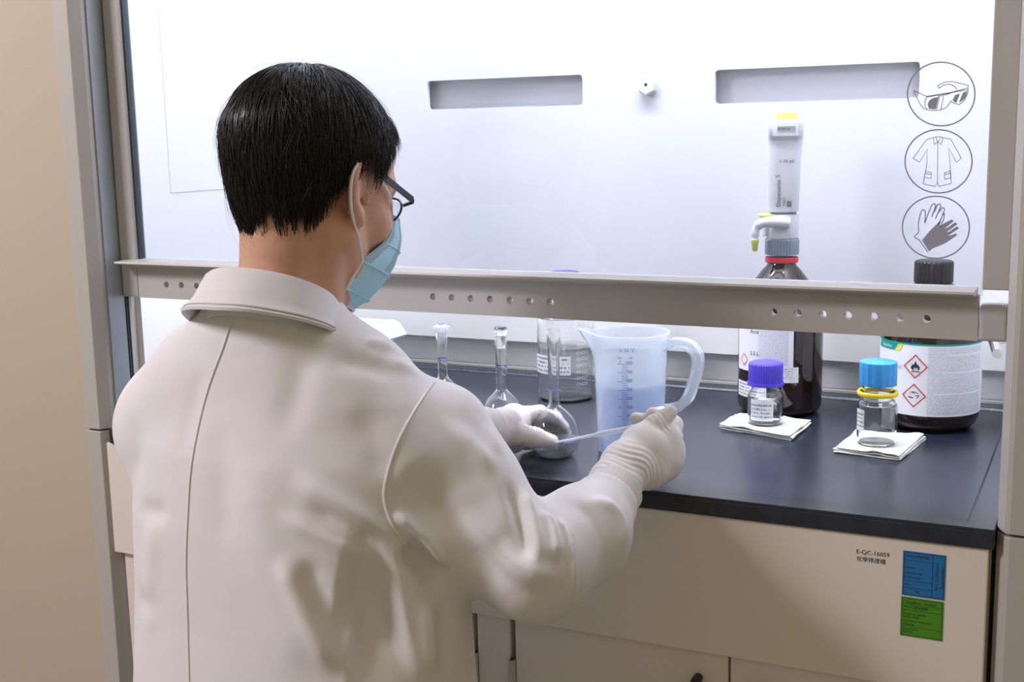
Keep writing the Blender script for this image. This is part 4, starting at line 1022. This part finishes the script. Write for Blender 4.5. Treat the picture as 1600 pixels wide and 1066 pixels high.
V = V+N*disp[:, None]; V = relax(V, Fc, 1, .4); V[:, 2] = np.where(V[:, 1] > 1.372, np.maximum(V[:, 2], .9045), V[:, 2])
coat = np_mesh('lab_coat', V, Fc, 'coat_cloth', person); coat['label'] = 'white long-sleeved lab coat'
bvh = BVHTree.FromPolygons([tuple(p) for p in V], [tuple(f) for f in Fc])
def seam(name, pts, r=.0016, lift=.0002, mat='coat_cloth'):
    q = [on_coat(*p, lift) for p in catmull([np.array(p, float) for p in pts], 6)]; q = [p for p in q if p is not None]
    return MB().tube(q, r, 6).build(name, mat, coat, True)
seam('back_seam', [(365, 492), (350, 540), (328, 600), (312, 660), (299, 730), (294, 800), (291, 880), (293, 950), (296, 1064)], .0015)
seam('armhole_seam', [(690, 582), (655, 630), (622, 690), (604, 745), (600, 780), (610, 815), (632, 850)], .0017)

# collar: stand, fold and falling leaf round the neck
CC = np.array([-.843, 1.106, 1.160]); ct = math.radians(20)
cfw = np.array([0, math.cos(ct), -math.sin(ct)]); cup = np.array([0, math.sin(ct), math.cos(ct)]); crt = np.array([1., 0, 0])
def cp(th, ra, rb, h): return CC+crt*(ra*math.sin(th))-cfw*(rb*math.cos(th))+cup*h      # th = 0 at the centre back, + to the wearer's right
rings = []
for k in range(61):
    th = math.radians(-150+300*k/60); fr_ = abs(th)/math.radians(150); dr_ = -.030*fr_**2.2
    w_ = 1+.012*math.sin(7*th)
    sec = [(.0690, .0620, -.030), (.0700, .0630, .012), (.0725, .0655, .0200), (.0765, .0695, .0215), (.0800, .0730, .0180), (.0880*w_, .0810*w_, -.008), (.0960*w_, .0900*w_, -.0260), (.0985*w_, .0925*w_, -.0275), (.0970*w_, .0910*w_, -.0305), (.0860, .0800, -.016), (.0775, .0705, .0100), (.0735, .0665, .0130), (.0720, .0650, .0060), (.0710, .0640, -.030)]
    rings.append([cp(th, a, b, h+dr_+(.010*fr_ if i in (6, 7, 8) else 0)) for i, (a, b, h) in enumerate(sec)])
collar = MB().sweep(rings).build('collar', 'coat_cloth', coat, True, angle=60)
MB().tube([r[6]*.82+r[5]*.18+(r[6]-CC)*.012 for r in rings], .0009, 5).build('collar_stitching', 'stitch', collar, True)

# knitted cuff at the right wrist
cw0 = RE*.22+RW*.78; cw1 = RW*1.0; ax_ = (cw1-cw0)/np.linalg.norm(cw1-cw0)
u_ = np.cross(ax_, [0, 0, 1]); u_ /= np.linalg.norm(u_); v_ = np.cross(u_, ax_)
CW = atd(966, 762, 1.447); ax_ = CW-cw0; Lc = np.linalg.norm(ax_); ax_ /= Lc
u_ = np.cross(ax_, [0, 0, 1]); u_ /= np.linalg.norm(u_); v_ = np.cross(u_, ax_)
rg = []
for i, (h, r) in enumerate(((0, .037), (Lc*.4, .0345), (Lc*.75, .0325), (Lc, .032), (Lc, .029), (Lc*.8, .028))):
    rg.append([cw0+ax_*h+(u_*math.cos(2*PI*k/240)+v_*math.sin(2*PI*k/240))*(r+(.0006 if k % 3 == 0 else 0)) for k in range(240)])
MB().sweep(rg, True, False).build('knit_cuff', 'rib_knit', coat, True, angle=60)

# --- gloves
def J(*a): return atd(*a)
def hand(name, wrist, wr, palm, fingers, lo, hi, wr2=None):
    pts = [p for f_, r_ in fingers for p in f_]+[p for p, r in palm]+[q for q, r in wrist]
    lo = np.min(pts, axis=0)-.045; hi = np.max(pts, axis=0)+.045
    f = Field(lo, hi, .0014)
    for i in range(len(wrist)-1): f.cone(wrist[i][0], wrist[i+1][0], wrist[i][1], wrist[i+1][1], .012)
    for i in range(len(palm)):
        for j in range(i+1, len(palm)):
            f.cone(palm[i][0], palm[j][0], palm[i][1], palm[j][1], .012)
    for f_, r_ in fingers: f.chain(f_, r_, .0045)
    V, Fc = f.mesh(); return relax(V, Fc, 1, .4), Fc
def wrinkle(V, Fc, specs):
    N = vnormals(V, Fc); dp_ = np.zeros(len(V))
    for a, b, n_, amp, wid, jit in specs:     # rings of creases across the axis a-b
        a, b = np.array(a), np.array(b); ax = b-a; L = np.linalg.norm(ax); ax = ax/L
        rel = V-a; t = rel@ax; rad = np.linalg.norm(rel-t[:, None]*ax, axis=1)
        w0 = np.clip(1-np.abs(t/L-.5)*2, 0, 1)**.6*(rad < wid)
        ang = np.arctan2(rel@np.cross(ax, [0, 0, 1.]), rel@np.cross(ax, np.cross(ax, [0, 0, 1.])))
        ph = jit*(1.6*np.sin(2*ang+n_)+1.3*np.sin(3*ang-40*t+1.7*n_)+.9*np.sin(90*t+ang))
        s_ = np.sin(2*PI*n_*t/L+ph)*(.55+.45*np.sin(1.7*ang+60*t))
        dp_ += amp*w0*(np.abs(s_)**.6*np.sign(s_))
    return V+N*dp_[:, None]
# right hand: thumb on top, fingers curled behind the pipette
rw_ = [(J(951, 773, 1.440), .0300), (J(961, 756, 1.457), .0295), (J(976, 738, 1.477), .0280)]
palm = [(J(980, 728, 1.480), .0260), (J(1006, 700, 1.500), .0240), (J(1032, 690, 1.520), .0200), (J(1038, 708, 1.522), .0195), (J(1034, 722, 1.515), .0190), (J(1012, 732, 1.500), .0200)]
fg = [([J(975, 722, 1.475), J(998, 688, 1.492), J(1022, 664, 1.505), J(1047, 645, 1.520)], [.0215, .0150, .0118, .0092]),
      ([J(1046, 694, 1.522), J(1053, 664, 1.545), J(1034, 648, 1.560), J(1019, 647, 1.552)], [.0135, .0110, .0095, .0085]),
      ([J(1050, 708, 1.522), J(1052, 680, 1.556), J(1022, 660, 1.566), J(994, 654, 1.556)], [.0135, .0112, .0098, .0080]),
      ([J(1046, 722, 1.520), J(1046, 700, 1.560), J(1014, 690, 1.568), J(996, 690, 1.550)], [.0130, .0110, .0095, .0080]),
      ([J(1036, 732, 1.512), J(1034, 714, 1.545), J(1008, 708, 1.552), J(994, 708, 1.538)], [.0120, .0098, .0088, .0075])]
V, Fc = hand('glove', rw_, None, palm, fg, None, None)
V = wrinkle(V, Fc, [(rw_[0][0], J(990, 716, 1.49), 8, .0010, .05, 1.7), (J(1010, 676, 1.50), J(1040, 650, 1.515), 5, .0006, .02, .5), (J(1048, 690, 1.52), J(1053, 660, 1.545), 3, .0006, .018, .4)])
gv = np_mesh('glove', V, Fc, 'latex', person); gv['label'] = 'white latex glove on the right hand'
rim_ax = (rw_[0][0]-rw_[1][0]); rim_ax /= np.linalg.norm(rim_ax); u1 = np.cross(rim_ax, [0, 0, 1]); u1 /= np.linalg.norm(u1); v1 = np.cross(u1, rim_ax)
# left hand: thumb towards the camera, fingers round the flask
lw_ = [(J(706, 664, 1.560), .0265), (J(738, 668, 1.590), .0270), (J(760, 672, 1.612), .0265), (J(780, 672, 1.632), .0240)]
palm = [(J(788, 668, 1.640), .0210), (J(803, 655, 1.668), .0155), (J(806, 660, 1.690), .0150), (J(804, 674, 1.692), .0150), (J(800, 686, 1.675), .0145)]
fg = [([J(784, 674, 1.632), J(806, 677, 1.630), J(836, 684, 1.636), J(862, 690, 1.648)], [.0175, .0148, .0132, .0095]),
      ([J(805, 650, 1.672), J(843, 646, 1.700), J(868, 654, 1.732), J(883, 668, 1.738)], [.0130, .0108, .0095, .0080]),
      ([J(807, 656, 1.694), J(840, 656, 1.732), J(866, 664, 1.754), J(886, 676, 1.746)], [.0130, .0108, .0095, .0080]),
      ([J(806, 668, 1.698), J(834, 674, 1.737), J(860, 682, 1.756), J(880, 690, 1.745)], [.0125, .0106, .0095, .0080]),
      ([J(802, 684, 1.688), J(824, 694, 1.717), J(844, 701, 1.740), J(862, 704, 1.738)], [.0110, .0095, .0085, .0075])]
V, Fc = hand('glove', lw_, None, palm, fg, None, None)
V = wrinkle(V, Fc, [(J(796, 676, 1.634), J(850, 688, 1.645), 8, .0008, .019, .5), (J(806, 650, 1.672), J(850, 647, 1.708), 7, .0007, .02, .5), (J(740, 668, 1.59), J(792, 671, 1.635), 4, .0006, .04, .6)])
V[:, 2] = np.where(V[:, 1] > 1.37, np.maximum(V[:, 2], .9042), V[:, 2])
gv = np_mesh('glove', V, Fc, 'latex', person); gv['label'] = 'white latex glove on the left hand'

# --- lower body
T_ = Field((-1.10, .90, .04), (-.52, 1.26, .56), .008)
for s_ in (-1, 1):
    T_.chain([(-.80+s_*.09, 1.07, .54), (-.80+s_*.10, 1.09, .40), (-.80+s_*.11, 1.06, .08)], [.10, .085, .065], .03)
V, Fc = T_.mesh(); np_mesh('trousers', relax(V, Fc, 2), Fc, 'trouser', person)
for s_ in (-1, 1):
    S_ = Field((-1.05, .94, 0), (-.55, 1.30, .14), .006); cx_ = -.80+s_*.11
    S_.chain([(cx_, 1.03, .045), (cx_, 1.12, .042), (cx_, 1.21, .034)], [.045, .045, .034], .02); S_.cone((cx_, 1.05, .05), (cx_, 1.06, .10), .05, .055, .02)
    V, Fc = S_.mesh(); V[:, 2] = np.maximum(V[:, 2], .0005); np_mesh('shoe', V, Fc, 'shoe_black', person)

# ------------------------------------------------------------------ pipette held in the right glove
p0, p1 = J(869, 691, 1.632), J(1030, 661, 1.540); ax_ = p1-p0; L_ = np.linalg.norm(ax_)
pp = empty('transfer_pipette', tuple(p0), 'thin translucent plastic transfer pipette between the two gloved hands', 'pipette')
MB().lathe([(.0011, 0), (.0014, .002), (.0021, L_*.36), (.0024, L_*.40), (.0036, L_*.42), (.0037, L_*.72)], p0, 20, axis=tuple(ax_)).build('stem', 'pipette_plastic', pp, True)
MB().lathe([(.0037, L_*.72), (.0055, L_*.78), (.0060, L_*.95), (.0050, L_*1.0), (0, L_*1.02)], p0, 20, axis=tuple(ax_), cap=False).build('bulb', 'pipette_plastic', pp, True)
